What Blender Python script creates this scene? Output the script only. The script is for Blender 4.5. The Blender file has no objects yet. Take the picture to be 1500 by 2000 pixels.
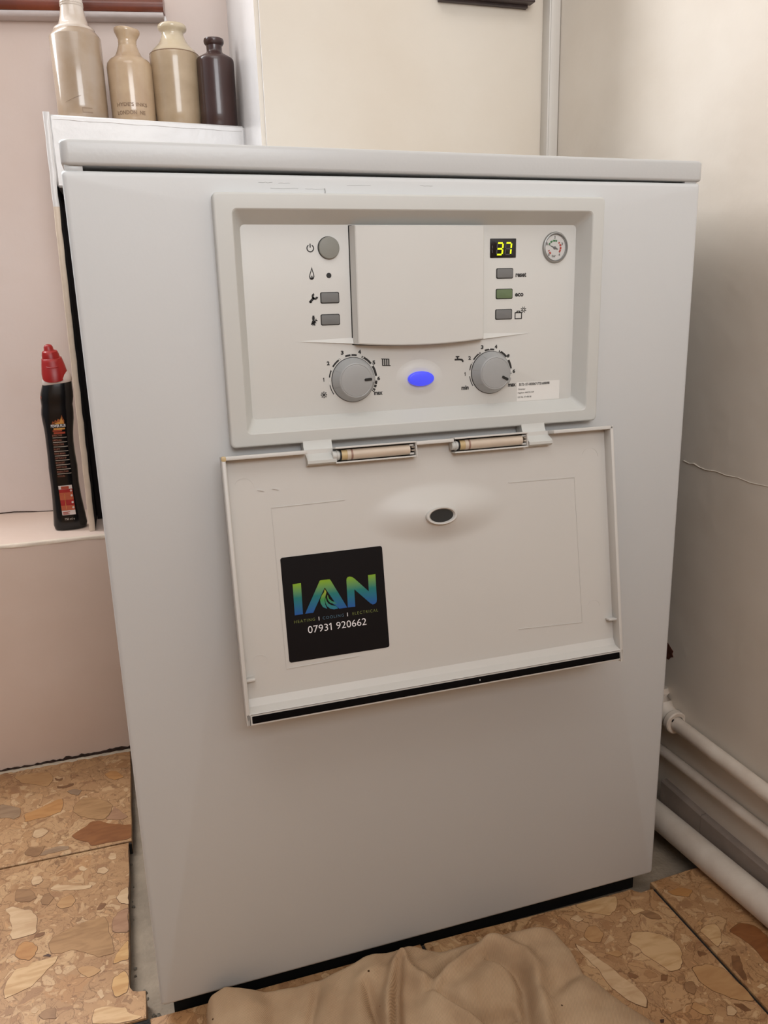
import bpy, bmesh, math, random
import numpy as np
from mathutils import Matrix, Vector

random.seed(7)
S = bpy.context.scene
COL = S.collection

# ------------------------------------------------------------------ camera, light, exposure
def look_axes(yaw, pitch, roll):
    cy, sy = math.cos(yaw), math.sin(yaw); cp, sp = math.cos(pitch), math.sin(pitch)
    f = Vector((sy*cp, cy*cp, sp)); r = Vector((cy, -sy, 0)); u = r.cross(f)
    cr, sr = math.cos(roll), math.sin(roll)
    return cr*r + sr*u, -sr*r + cr*u, f

cam_data = bpy.data.cameras.new('camera')
cam = bpy.data.objects.new('camera', cam_data)
COL.objects.link(cam)
r_, u_, f_ = look_axes(0.3035, -0.2576, -0.0272)
m = Matrix((( r_.x, u_.x, -f_.x, 0.0333), (r_.y, u_.y, -f_.y, -0.7173), (r_.z, u_.z, -f_.z, 0.7205), (0, 0, 0, 1)))
cam.matrix_world = m
cam_data.sensor_fit = 'VERTICAL'
cam_data.sensor_height = 36.0
cam_data.sensor_width = 27.0
cam_data.lens = 36.0*1558.08/2000.0
cam_data.clip_start = 0.02
S.camera = cam

S.view_settings.view_transform = 'Standard'
S.view_settings.look = 'None'
S.view_settings.gamma = 1.0
S.view_settings.use_curve_mapping = False
S.view_settings.exposure = 0.0

world = bpy.data.worlds.new('world'); S.world = world
world.use_nodes = True
world.node_tree.nodes['Background'].inputs[0].default_value = (0.85, 0.92, 1.0, 1)
world.node_tree.nodes['Background'].inputs[1].default_value = 0.4

def area(name, loc, target, sx, sy, power, col):
    l = bpy.data.lights.new(name, 'AREA'); l.shape = 'RECTANGLE'; l.size = sx; l.size_y = sy
    l.energy = power; l.color = col
    o = bpy.data.objects.new(name, l); COL.objects.link(o)
    o.location = loc
    o.rotation_euler = (Vector(target)-Vector(loc)).to_track_quat('-Z', 'Y').to_euler()
    return o

# daylight through the window in the recessed wall (just left of the frame) and the window behind the camera
area('recess_window_light', (-0.60, 0.812, 1.56), (-0.60-0.18*0.9, -0.09, 1.46), 0.66, 1.0, 55, (0.97, 0.985, 1.0))
area('rear_window_light', (0.05, -2.37, 1.62), (0.05, -1.37, 1.55), 1.2, 1.05, 36, (0.95, 0.975, 1.0))
area('overhead_fill', (-0.10, -0.95, 2.34), (-0.10, -0.90, 1.34), 1.3, 1.1, 10, (0.98, 0.985, 1.0))  # added fill from above, lifts floor, pipes and upward rims

# ------------------------------------------------------------------ materials
def lin(c):
    out = []
    for v in c[:3]:
        v = v/255.0
        out.append(v/12.92 if v <= 0.04045 else ((v+0.055)/1.055)**2.4)
    return (out[0], out[1], out[2], 1.0)

def mat(name, col, rough=0.5, metal=0.0, var=0.0, vscale=8.0, bump=0.0, bscale=40.0, emit=None, estr=0.0, coat=0.0, spec=None, var2=None):
    m = bpy.data.materials.new(name); m.use_nodes = True
    nt = m.node_tree; b = nt.nodes['Principled BSDF']
    b.inputs['Base Color'].default_value = lin(col)
    b.inputs['Roughness'].default_value = rough
    b.inputs['Metallic'].default_value = metal
    if spec is not None: b.inputs['Specular IOR Level'].default_value = spec
    if coat: b.inputs['Coat Weight'].default_value = coat; b.inputs['Coat Roughness'].default_value = 0.08
    if emit is not None:
        b.inputs['Emission Color'].default_value = lin(emit); b.inputs['Emission Strength'].default_value = estr
    geo = nt.nodes.new('ShaderNodeNewGeometry')
    if var > 0:
        n = nt.nodes.new('ShaderNodeTexNoise'); n.inputs['Scale'].default_value = vscale; n.inputs['Detail'].default_value = 5
        nt.links.new(geo.outputs['Position'], n.inputs['Vector'])
        ramp = nt.nodes.new('ShaderNodeValToRGB')
        c0 = lin(col); c1 = lin(var2) if var2 else tuple(list(v*(1-var) for v in c0[:3])+[1])
        ramp.color_ramp.elements[0].position = 0.35; ramp.color_ramp.elements[1].position = 0.65
        ramp.color_ramp.elements[0].color = c1; ramp.color_ramp.elements[1].color = c0
        nt.links.new(n.outputs['Fac'], ramp.inputs['Fac'])
        nt.links.new(ramp.outputs['Color'], b.inputs['Base Color'])
    if bump > 0:
        n2 = nt.nodes.new('ShaderNodeTexNoise'); n2.inputs['Scale'].default_value = bscale; n2.inputs['Detail'].default_value = 4
        nt.links.new(geo.outputs['Position'], n2.inputs['Vector'])
        bp = nt.nodes.new('ShaderNodeBump'); bp.inputs['Strength'].default_value = bump; bp.inputs['Distance'].default_value = 0.004
        nt.links.new(n2.outputs['Fac'], bp.inputs['Height']); nt.links.new(bp.outputs['Normal'], b.inputs['Normal'])
    return m

M = {}
M['enamel'] = mat('white enamelled steel', (202, 203, 203), 0.5, var=0.03, vscale=3.0, bump=0.02, bscale=260)
M['lid'] = mat('white enamelled lid', (190, 190, 189), 0.30, var=0.02, vscale=4, bump=0.03, bscale=260)
M['bezel'] = mat('pale grey plastic bezel', (198, 198, 194), 0.45, var=0.02, vscale=10)
M['panel'] = mat('control panel plastic', (207, 206, 202), 0.42, var=0.02, vscale=10)
M['flap'] = mat('white flap plastic', (202, 199, 194), 0.42, var=0.02, vscale=12)
M['black'] = mat('black shadow gap metal', (10, 9, 9), 0.9, var=0.3, vscale=30)
M['steel'] = mat('grey galvanised casing', (70, 70, 70), 0.6, 0.3, var=0.2, vscale=12)
M['print'] = mat('dark print', (34, 32, 32), 0.6, var=0.1, vscale=60)
M['button'] = mat('grey rubber button', (112, 112, 111), 0.55, var=0.05, vscale=60)
M['round_button'] = mat('grey power button', (136, 136, 129), 0.5, var=0.05, vscale=60)
M['eco'] = mat('green lit button', (98, 114, 82), 0.55, var=0.14, vscale=70, emit=(90, 130, 40), estr=0.03)
M['knob'] = mat('grey plastic knob', (160, 161, 161), 0.38, var=0.04, vscale=40)
M['pointer'] = mat('black pointer line', (22, 22, 22), 0.5, var=0.1, vscale=50)
M['blue'] = mat('blue status lamp', (60, 62, 190), 0.3, var=0.05, vscale=40, emit=(72, 84, 250), estr=0.62)
M['screen'] = mat('black display window', (22, 18, 24), 0.15, var=0.2, vscale=50)
M['seg_on'] = mat('lit yellow green segment', (200, 220, 20), 0.5, var=0.03, vscale=50, emit=(222, 255, 10), estr=1.0)
M['seg_off'] = mat('unlit segment', (74, 72, 76), 0.5, var=0.1, vscale=50)
M['chrome'] = mat('chrome ring', (158, 158, 155), 0.35, 0.6, var=0.05, vscale=50)
M['dial'] = mat('white dial', (226, 224, 220), 0.5, var=0.02, vscale=30)
M['green'] = mat('green dial mark', (52, 128, 72), 0.6, var=0.05, vscale=50)
M['red_mark'] = mat('red dial mark', (190, 62, 50), 0.6, var=0.05, vscale=50)
M['hinge_tube'] = mat('beige damper tube', (204, 188, 170), 0.35, var=0.08, vscale=60, coat=0.3)
M['hinge_band'] = mat('ochre damper band', (196, 172, 128), 0.4, var=0.1, vscale=60)
M['hinge_stain'] = mat('brown stained damper ring', (150, 118, 104), 0.4, var=0.1, vscale=60)
M['dark_lens'] = mat('dark oval window', (40, 42, 42), 0.35, var=0.1, vscale=40)
M['seal'] = mat('black foam seal', (12, 9, 9), 0.9, var=0.3, vscale=200, spec=0.1)
M['sticker'] = mat('black vinyl sticker', (13, 10, 13), 0.5, var=0.1, vscale=30, spec=0.2)
M['white_print'] = mat('white print', (232, 230, 232), 0.6, var=0.02, vscale=60)
M['tag_green'] = mat('olive print', (128, 140, 72), 0.6, var=0.03, vscale=60)
M['tag_blue'] = mat('slate blue print', (88, 124, 148), 0.6, var=0.03, vscale=60)
M['paper'] = mat('white paper label', (224, 222, 218), 0.55, var=0.02, vscale=60)
M['wall'] = mat('cream painted plaster', (220, 212, 200), 0.6, var=0.035, vscale=4.0, bump=0.18, bscale=34, var2=(214, 203, 188))
M['wall_right'] = mat('old cream plaster right wall', (222, 213, 201), 0.55, var=0.06, vscale=5.0, bump=0.3, bscale=22, var2=(212, 201, 187))
M['wall_left'] = mat('pale pinkish plaster', (219, 205, 198), 0.6, var=0.05, vscale=4.0, bump=0.2, bscale=26, var2=(213, 195, 185))
M['wall_low'] = mat('pinkish cream plaster', (220, 198, 184), 0.6, var=0.05, vscale=4.0, bump=0.2, bscale=26, var2=(212, 188, 172))
M['far_wall'] = mat('grey kitchen wall out of frame', (112, 114, 118), 0.7, var=0.03, vscale=4)
M['blocker'] = mat('warm brown partition out of frame', (150, 122, 96), 0.7, var=0.05, vscale=4)
M['gloss_white'] = mat('thick white gloss paint', (228, 226, 225), 0.3, var=0.05, vscale=14, bump=0.22, bscale=60)
M['cream_edge'] = mat('cream painted board edge', (220, 203, 184), 0.5, var=0.08, vscale=40, bump=0.3, bscale=90)
M['trunking'] = mat('white plastic trunking', (206, 200, 192), 0.4, var=0.02, vscale=10)
M['gap_shade'] = mat('near black cavity shade', (26, 17, 18), 0.95, var=0.4, vscale=20)  # shade of the narrow gap put into the colour
M['pipe'] = mat('white gloss pipe', (226, 215, 202), 0.42, var=0.08, vscale=22, bump=0.12, bscale=60, var2=(208, 194, 180))
M['skirting'] = mat('dusty grey white skirting', (150, 136, 126), 0.5, var=0.25, vscale=22, bump=0.2, bscale=50)
M['concrete'] = mat('grey concrete', (166, 150, 131), 0.95, var=0.25, vscale=26, bump=0.6, bscale=120)
M['rubble'] = mat('crumbled mortar', (140, 130, 116), 0.95, var=0.5, vscale=120, bump=0.9, bscale=160)
M['grout'] = mat('dark grout', (34, 31, 28), 0.9, var=0.25, vscale=60, bump=0.4, bscale=200)
M['plaster_smear'] = mat('pale plaster smear', (206, 190, 168), 0.8, var=0.2, vscale=60, bump=0.5, bscale=120)
M['grime'] = mat('dark brown grime', (58, 38, 26), 0.95, var=0.5, vscale=90, bump=0.6, bscale=120)
M['patch'] = mat('exposed red brown brick', (92, 48, 32), 0.95, var=0.3, vscale=80, bump=0.6, bscale=120)
M['wood'] = mat('varnished red brown wood', (124, 60, 40), 0.3, var=0.25, vscale=18, coat=0.4, var2=(92, 42, 28))
M['rail_white'] = mat('greyish white paint under the rail', (200, 190, 188), 0.35, var=0.1, vscale=30, bump=0.3, bscale=70)
M['dark_wood'] = mat('dark walnut frame', (72, 58, 56), 0.45, var=0.2, vscale=40, var2=(58, 46, 45))
M['mount'] = mat('ivory picture mount', (225, 216, 200), 0.7, var=0.02, vscale=12)
M['stone_sand'] = mat('sandy glazed stoneware', (182, 160, 132), 0.24, var=0.08, vscale=30, coat=0.4, bump=0.06, bscale=50, var2=(168, 146, 118))
M['stone_tan'] = mat('tan salt glazed stoneware', (172, 154, 136), 0.22, var=0.08, vscale=30, coat=0.5, bump=0.06, bscale=50, var2=(162, 140, 116))
M['stone_pale'] = mat('pale glazed stoneware', (216, 206, 196), 0.18, var=0.06, vscale=26, coat=0.6, bump=0.05, bscale=50, var2=(194, 178, 162))
M['stone_buff'] = mat('buff glazed stoneware', (196, 172, 142), 0.2, var=0.08, vscale=26, coat=0.5, bump=0.06, bscale=50, var2=(182, 156, 128))
M['stone_cream'] = mat('cream glazed shoulder', (206, 190, 162), 0.18, var=0.06, vscale=26, coat=0.6, bump=0.05, bscale=50)
M['stone_brown'] = mat('dark brown glazed stoneware', (66, 43, 39), 0.3, var=0.12, vscale=30, coat=0.35, bump=0.08, bscale=60)
M['stamp'] = mat('impressed brown stamp', (142, 116, 92), 0.5, var=0.15, vscale=200)
M['bleach_black'] = mat('glossy black plastic', (13, 12, 14), 0.2, var=0.1, vscale=30)
M['cap_red'] = mat('red plastic cap', (158, 18, 16), 0.35, var=0.06, vscale=40)
M['collar_white'] = mat('white plastic collar', (212, 200, 194), 0.4, var=0.03, vscale=30)
M['fire_yellow'] = mat('yellow flame print', (224, 176, 96), 0.5, var=0.2, vscale=160, var2=(200, 120, 50))
M['fire_orange'] = mat('orange flame print', (178, 96, 40), 0.5, var=0.35, vscale=160, var2=(110, 48, 20))
M['red_print'] = mat('red orange print', (176, 70, 44), 0.5, var=0.1, vscale=120)
M['salmon_print'] = mat('salmon list print', (150, 92, 74), 0.5, var=0.15, vscale=120)
M['line_print'] = mat('pale rule print', (200, 186, 172), 0.5, var=0.05, vscale=100)
M['badge_red'] = mat('badge red', (170, 30, 28), 0.5, var=0.15, vscale=120)
M['badge_orange'] = mat('badge orange', (188, 92, 60), 0.5, var=0.12, vscale=120)
M['badge_white'] = mat('badge white', (220, 206, 200), 0.5, var=0.03, vscale=120)

def gradient_mat(name, z0, z1, c0, c1, c2):
    """print gradient along the sticker's own height"""
    m = bpy.data.materials.new(name); m.use_nodes = True; nt = m.node_tree; b = nt.nodes['Principled BSDF']
    tc = nt.nodes.new('ShaderNodeTexCoord'); sp = nt.nodes.new('ShaderNodeSeparateXYZ')
    mr = nt.nodes.new('ShaderNodeMapRange'); mr.inputs[1].default_value = z0; mr.inputs[2].default_value = z1
    rp = nt.nodes.new('ShaderNodeValToRGB'); e = rp.color_ramp.elements
    e[0].color = lin(c0); e[1].color = lin(c2); k = e.new(0.55); k.color = lin(c1)
    nt.links.new(tc.outputs['Object'], sp.inputs[0]); nt.links.new(sp.outputs['Z'], mr.inputs[0])
    nt.links.new(mr.outputs[0], rp.inputs[0]); nt.links.new(rp.outputs[0], b.inputs['Base Color'])
    b.inputs['Roughness'].default_value = 0.45
    return m

def glass_mat():
    m = bpy.data.materials.new('clear gauge glass'); m.use_nodes = True; nt = m.node_tree
    nt.nodes.remove(nt.nodes['Principled BSDF']); out = nt.nodes['Material Output']
    t = nt.nodes.new('ShaderNodeBsdfTransparent'); g = nt.nodes.new('ShaderNodeBsdfGlossy'); g.inputs['Roughness'].default_value = 0.05
    f = nt.nodes.new('ShaderNodeFresnel'); f.inputs['IOR'].default_value = 1.35
    mx = nt.nodes.new('ShaderNodeMixShader')
    nt.links.new(f.outputs[0], mx.inputs[0]); nt.links.new(t.outputs[0], mx.inputs[1]); nt.links.new(g.outputs[0], mx.inputs[2])
    nt.links.new(mx.outputs[0], out.inputs[0])
    return m
M['glass'] = glass_mat()

def marble_mat():
    """agglomerate marble: buff matrix with many fine chips; the large chips are real pieces"""
    m = bpy.data.materials.new('agglomerate marble'); m.use_nodes = True; nt = m.node_tree; b = nt.nodes['Principled BSDF']
    L = nt.links.new; N = nt.nodes.new
    geo = N('ShaderNodeNewGeometry'); oi = N('ShaderNodeObjectInfo')
    sh = N('ShaderNodeVectorMath'); sh.operation = 'MULTIPLY_ADD'
    cmb = N('ShaderNodeCombineXYZ'); L(oi.outputs['Random'], cmb.inputs[0]); L(oi.outputs['Random'], cmb.inputs[1])
    sh.inputs[1].default_value = (7.3, 3.1, 0); L(cmb.outputs[0], sh.inputs[0]); L(geo.outputs['Position'], sh.inputs[2])
    # warped coordinates
    wn = N('ShaderNodeTexNoise'); wn.inputs['Scale'].default_value = 30; wn.inputs['Detail'].default_value = 4; L(sh.outputs[0], wn.inputs['Vector'])
    wa = N('ShaderNodeVectorMath'); wa.operation = 'MULTIPLY_ADD'; wa.inputs[1].default_value = (0.040, 0.040, 0.0)
    L(wn.outputs['Color'], wa.inputs[0]); L(sh.outputs[0], wa.inputs[2])
    base = N('ShaderNodeTexNoise'); base.inputs['Scale'].default_value = 14; base.inputs['Detail'].default_value = 8; base.inputs['Roughness'].default_value = 0.7
    L(sh.outputs[0], base.inputs['Vector'])
    r0 = N('ShaderNodeValToRGB'); r0.color_ramp.elements[0].position = 0.3; r0.color_ramp.elements[1].position = 0.7
    r0.color_ramp.elements[0].color = lin((162, 121, 83)); r0.color_ramp.elements[1].color = lin((187, 147, 105)); L(base.outputs['Fac'], r0.inputs[0])
    prev = r0.outputs['Color']
    def layer(prev, scale, thr, cols, edge, edgecol, mixf=0.4):
        v = N('ShaderNodeTexVoronoi'); v.inputs['Scale'].default_value = scale; L(wa.outputs[0], v.inputs['Vector'])
        v.inputs['Randomness'].default_value = 1.0
        sp = N('ShaderNodeSeparateColor'); L(v.outputs['Color'], sp.inputs[0])
        d = N('ShaderNodeTexVoronoi'); d.feature = 'DISTANCE_TO_EDGE'; d.inputs['Scale'].default_value = scale; L(wa.outputs[0], d.inputs['Vector'])
        d.inputs['Randomness'].default_value = 1.0
        pick = N('ShaderNodeMath'); pick.operation = 'GREATER_THAN'; pick.inputs[1].default_value = thr; L(sp.outputs[0], pick.inputs[0])
        ins = N('ShaderNodeMath'); ins.operation = 'GREATER_THAN'; ins.inputs[1].default_value = edge; L(d.outputs['Distance'], ins.inputs[0])
        mk = N('ShaderNodeMath'); mk.operation = 'MULTIPLY'; L(pick.outputs[0], mk.inputs[0]); L(ins.outputs[0], mk.inputs[1])
        cr = N('ShaderNodeValToRGB'); cr.color_ramp.interpolation = 'CONSTANT'
        while len(cr.color_ramp.elements) < len(cols): cr.color_ramp.elements.new(0.5)
        for i, c in enumerate(cols): cr.color_ramp.elements[i].position = i/len(cols); cr.color_ramp.elements[i].color = lin(c)
        L(sp.outputs[1], cr.inputs[0])
        mx = N('ShaderNodeMix'); mx.data_type = 'RGBA'
        mf = N('ShaderNodeMath'); mf.operation = 'MULTIPLY'; mf.inputs[1].default_value = mixf; L(mk.outputs[0], mf.inputs[0])
        L(mf.outputs[0], mx.inputs[0]); L(prev, mx.inputs[6]); L(cr.outputs[0], mx.inputs[7])
        # dark outline of some chips
        e2 = N('ShaderNodeMath'); e2.operation = 'LESS_THAN'; e2.inputs[1].default_value = edge*0.55; L(d.outputs['Distance'], e2.inputs[0])
        pk2 = N('ShaderNodeMath'); pk2.operation = 'GREATER_THAN'; pk2.inputs[1].default_value = 0.68; L(sp.outputs[2], pk2.inputs[0])
        em = N('ShaderNodeMath'); em.operation = 'MULTIPLY'; L(e2.outputs[0], em.inputs[0]); L(pk2.outputs[0], em.inputs[1])
        em2 = N('ShaderNodeMath'); em2.operation = 'MULTIPLY'; em2.inputs[1].default_value = 0.55; L(em.outputs[0], em2.inputs[0])
        mx2 = N('ShaderNodeMix'); mx2.data_type = 'RGBA'; mx2.inputs[7].default_value = lin(edgecol)
        L(em2.outputs[0], mx2.inputs[0]); L(mx.outputs[2], mx2.inputs[6])
        return mx2.outputs[2]
    prev = layer(prev, 30, 0.62, [(196, 158, 116), (176, 126, 80), (160, 122, 88), (208, 172, 128), (182, 140, 96)], 0.05, (112, 78, 48), 0.42)
    prev = layer(prev, 85, 0.66, [(206, 170, 128), (150, 106, 68), (190, 148, 104), (138, 96, 66), (214, 182, 142)], 0.08, (120, 84, 54), 0.5)
    prev = layer(prev, 240, 0.84, [(206, 170, 128), (120, 82, 54), (196, 150, 104), (150, 106, 70)], 0.1, (120, 84, 54), 0.6)
    L(prev, b.inputs['Base Color'])
    b.inputs['Roughness'].default_value = 0.42
    return m
M['marble'] = marble_mat()

def chip_mat(name, col, vein):
    m = bpy.data.materials.new(name); m.use_nodes = True; nt = m.node_tree; b = nt.nodes['Principled BSDF']
    L = nt.links.new; N = nt.nodes.new
    geo = N('ShaderNodeNewGeometry'); n = N('ShaderNodeTexNoise'); n.inputs['Scale'].default_value = 38; n.inputs['Detail'].default_value = 6; n.inputs['Distortion'].default_value = 1.2
    mp = N('ShaderNodeMapping'); mp.inputs['Rotation'].default_value = (0, 0, 0.7); mp.inputs['Scale'].default_value = (0.6, 2.2, 1)
    L(geo.outputs['Position'], mp.inputs[0]); L(mp.outputs[0], n.inputs['Vector'])
    r = N('ShaderNodeValToRGB'); r.color_ramp.elements[0].position = 0.36; r.color_ramp.elements[1].position = 0.6
    r.color_ramp.elements[0].color = lin(vein); r.color_ramp.elements[1].color = lin(col)
    L(n.outputs['Fac'], r.inputs[0]); L(r.outputs[0], b.inputs['Base Color']); b.inputs['Roughness'].default_value = 0.4
    return m
CHIPC = {'rust': ((142, 90, 50), (128, 78, 42)), 'tan': ((184, 134, 82), (172, 120, 70)), 'grey': ((158, 130, 102), (140, 112, 86)),
         'olive': ((172, 132, 90), (150, 112, 74)), 'pinkgrey': ((166, 126, 96), (150, 110, 82)), 'greybrown': ((156, 118, 82), (136, 100, 68)),
         'slate': ((150, 124, 98), (136, 108, 84)), 'umber': ((132, 92, 60), (112, 76, 48)), 'cream': ((206, 174, 136), (190, 154, 116)),
         'sand': ((186, 144, 98), (174, 130, 86)), 'pale': ((208, 172, 128), (190, 150, 104)), 'gold': ((204, 162, 108), (186, 140, 86)), 'dark': ((74, 50, 42), (62, 40, 34))}
for k, (a, v) in CHIPC.items(): M['chip_'+k] = chip_mat('stone chip '+k, a, v)
M['chip_line'] = mat('dark chip outline', (112, 78, 50), 0.6, var=0.2, vscale=80)

def cloth_mat():
    m = bpy.data.materials.new('beige twill cotton'); m.use_nodes = True; nt = m.node_tree; b = nt.nodes['Principled BSDF']
    L = nt.links.new; N = nt.nodes.new
    uv = N('ShaderNodeTexCoord')
    n = N('ShaderNodeTexNoise'); n.inputs['Scale'].default_value = 22; n.inputs['Detail'].default_value = 5; L(uv.outputs['Object'], n.inputs['Vector'])
    r = N('ShaderNodeValToRGB'); r.color_ramp.elements[0].position = 0.3; r.color_ramp.elements[1].position = 0.7
    r.color_ramp.elements[0].color = lin((184, 153, 121)); r.color_ramp.elements[1].color = lin((207, 178, 145)); L(n.outputs['Fac'], r.inputs[0])
    # small dark specks
    v = N('ShaderNodeTexVoronoi'); v.inputs['Scale'].default_value = 60; L(uv.outputs['Object'], v.inputs['Vector'])
    lt = N('ShaderNodeMath'); lt.operation = 'LESS_THAN'; lt.inputs[1].default_value = 0.075; L(v.outputs['Distance'], lt.inputs[0])
    sc = N('ShaderNodeSeparateColor'); L(v.outputs['Color'], sc.inputs[0])
    gt = N('ShaderNodeMath'); gt.operation = 'GREATER_THAN'; gt.inputs[1].default_value = 0.6; L(sc.outputs[0], gt.inputs[0])
    mu = N('ShaderNodeMath'); mu.operation = 'MULTIPLY'; L(lt.outputs[0], mu.inputs[0]); L(gt.outputs[0], mu.inputs[1])
    mx = N('ShaderNodeMix'); mx.data_type = 'RGBA'; mx.inputs[7].default_value = lin((86, 62, 42)); L(mu.outputs[0], mx.inputs[0]); L(r.outputs[0], mx.inputs[6])
    # twill rib
    mp = N('ShaderNodeMapping'); mp.inputs['Rotation'].default_value = (0, 0, 0.65); L(uv.outputs['UV'], mp.inputs[0])
    w = N('ShaderNodeTexWave'); w.wave_type = 'BANDS'; w.inputs['Scale'].default_value = 250; w.inputs['Distortion'].default_value = 1.6; w.inputs['Detail'].default_value = 3; w.inputs['Detail Scale'].default_value = 2
    L(mp.outputs[0], w.inputs['Vector'])
    mr = N('ShaderNodeMapRange'); mr.inputs[3].default_value = 0.80; mr.inputs[4].default_value = 1.04; L(w.outputs['Fac'], mr.inputs[0])
    mu2 = N('ShaderNodeMix'); mu2.data_type = 'RGBA'; mu2.blend_type = 'MULTIPLY'; mu2.inputs[0].default_value = 1.0
    L(mx.outputs[2], mu2.inputs[6]); L(mr.outputs[0], mu2.inputs[7]); L(mu2.outputs[2], b.inputs['Base Color'])
    bp = N('ShaderNodeBump'); bp.inputs['Strength'].default_value = 0.3; bp.inputs['Distance'].default_value = 0.0008
    L(w.outputs['Fac'], bp.inputs['Height']); L(bp.outputs['Normal'], b.inputs['Normal'])
    b.inputs['Roughness'].default_value = 0.9; b.inputs['Specular IOR Level'].default_value = 0.15
    return m
M['cloth'] = cloth_mat()

# ------------------------------------------------------------------ geometry helpers: every helper returns (verts, faces)
def rrect(a0, a1, b0, b1, r=0.0, n=4):
    pts = []
    r = max(r, 1e-6)
    for cx, cy, t0 in ((a1-r, b1-r, 0), (a0+r, b1-r, 90), (a0+r, b0+r, 180), (a1-r, b0+r, 270)):
        for k in range(n+1):
            t = math.radians(t0+90.0*k/n); pts.append((cx+r*math.cos(t), cy+r*math.sin(t)))
    return pts

def loft(rings, cap0=True, cap1=True):
    n = len(rings[0]); v = [tuple(p) for r in rings for p in r]; f = []
    for i in range(len(rings)-1):
        for j in range(n):
            k = (j+1) % n
            f.append((i*n+j, i*n+k, (i+1)*n+k, (i+1)*n+j))
    if cap0: f.append(tuple(range(n-1, -1, -1)))
    if cap1: o = (len(rings)-1)*n; f.append(tuple(range(o, o+n)))
    return v, f

def join(*gs):
    V, F = [], []
    for v, f in gs:
        o = len(V); V += list(v); F += [tuple(i+o for i in q) for q in f]
    return V, F

def xf(g, fn): return [fn(*p) for p in g[0]], g[1]

def slab(x0, x1, z0, z1, yb, yf, rc=0.002, re=0.0, n=4):
    """rounded plate facing -Y, back at yb, front at yf"""
    rings = [[(a, yb, b) for a, b in rrect(x0, x1, z0, z1, rc, n)]]
    if re <= 0: rings.append([(a, yf, b) for a, b in rrect(x0, x1, z0, z1, rc, n)])
    else:
        for k in range(4):
            t = math.pi/2*k/3; i = re*(1-math.cos(t)); d = re*(1-math.sin(t))
            rings.append([(a, yf+d, b) for a, b in rrect(x0+i, x1-i, z0+i, z1-i, max(rc-i, 0.0002), n)])
    return loft(rings)

def box(x0, x1, y0, y1, z0, z1, rc=0.0008, re=0.0008, n=2):
    rings = []
    for k in range(3):
        t = math.pi/2*(2-k)/2; i = re*(1-math.cos(t)); d = re*(1-math.sin(t))
        rings.append([(a, b, z0+d) for a, b in rrect(x0+i, x1-i, y0+i, y1-i, rc, n)])
    for k in range(3):
        t = math.pi/2*k/2; i = re*(1-math.cos(t)); d = re*(1-math.sin(t))
        rings.append([(a, b, z1-d) for a, b in rrect(x0+i, x1-i, y0+i, y1-i, rc, n)])
    return loft(rings)

def plainbox(x0, x1, y0, y1, z0, z1):
    v = [(x0,y0,z0),(x1,y0,z0),(x1,y1,z0),(x0,y1,z0),(x0,y0,z1),(x1,y0,z1),(x1,y1,z1),(x0,y1,z1)]
    return v, [(0,3,2,1),(4,5,6,7),(0,1,5,4),(1,2,6,5),(2,3,7,6),(3,0,4,7)]

def frame(outer, inner_rings):
    """outer / inner: lists of rings bridged in order, open ends closed only by continuing rings"""
    return loft(outer+inner_rings, False, False)

def lathe(profile, cx, cy, n=48, cap=True):
    rings = [[(cx+r*math.cos(2*math.pi*k/n), cy+r*math.sin(2*math.pi*k/n), z) for k in range(n)] for r, z in profile]
    return loft(rings, cap, cap)

def disc_y(cx, cz, r, yb, yf, n=32, re=0.0, rz=None):
    """round button facing -Y"""
    rz = rz or r; rings = []
    lv = [(1.0, yb)]
    if re > 0:
        for k in range(4):
            t = math.pi/2*k/3; lv.append((1-re*(1-math.cos(t))/r, yf+re*(1-math.sin(t))))
    else: lv.append((1.0, yf))
    for s, y in lv: rings.append([(cx+r*s*math.cos(2*math.pi*k/n), y, cz+rz*s*math.sin(2*math.pi*k/n)) for k in range(n)])
    return loft(rings)

def tube(pts, r, n=16, cap=True):
    pts = [Vector(p) for p in pts]; rings = []
    rs = r if isinstance(r, (list, tuple)) else [r]*len(pts)
    for i, p in enumerate(pts):
        d = (pts[min(i+1, len(pts)-1)]-pts[max(i-1, 0)]).normalized()
        up = Vector((0, 0, 1)) if abs(d.z) < 0.9 else Vector((1, 0, 0))
        a = d.cross(up).normalized(); b = a.cross(d).normalized()
        rings.append([tuple(p+rs[i]*(math.cos(2*math.pi*k/n)*a+math.sin(2*math.pi*k/n)*b)) for k in range(n)])
    return loft(rings, cap, cap)

def prism(poly, lo, hi):
    """poly: 2D outline; lo/hi map (a,b) to 3D"""
    n = len(poly); v = [lo(*p) for p in poly]+[hi(*p) for p in poly]
    f = [tuple(range(n-1, -1, -1)), tuple(range(n, 2*n))]+[(i, (i+1) % n, n+(i+1) % n, n+i) for i in range(n)]
    return v, f

def arc_pts(cx, cz, r0, r1, a0, a1, n=10):
    o = [(cx+r1*math.cos(math.radians(a0+(a1-a0)*k/n)), cz+r1*math.sin(math.radians(a0+(a1-a0)*k/n))) for k in range(n+1)]
    i = [(cx+r0*math.cos(math.radians(a0+(a1-a0)*k/n)), cz+r0*math.sin(math.radians(a0+(a1-a0)*k/n))) for k in range(n, -1, -1)]
    return o+i

def world_loc(o):
    v = Vector((0, 0, 0))
    while o is not None: v += o.location; o = o.parent
    return v

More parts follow.
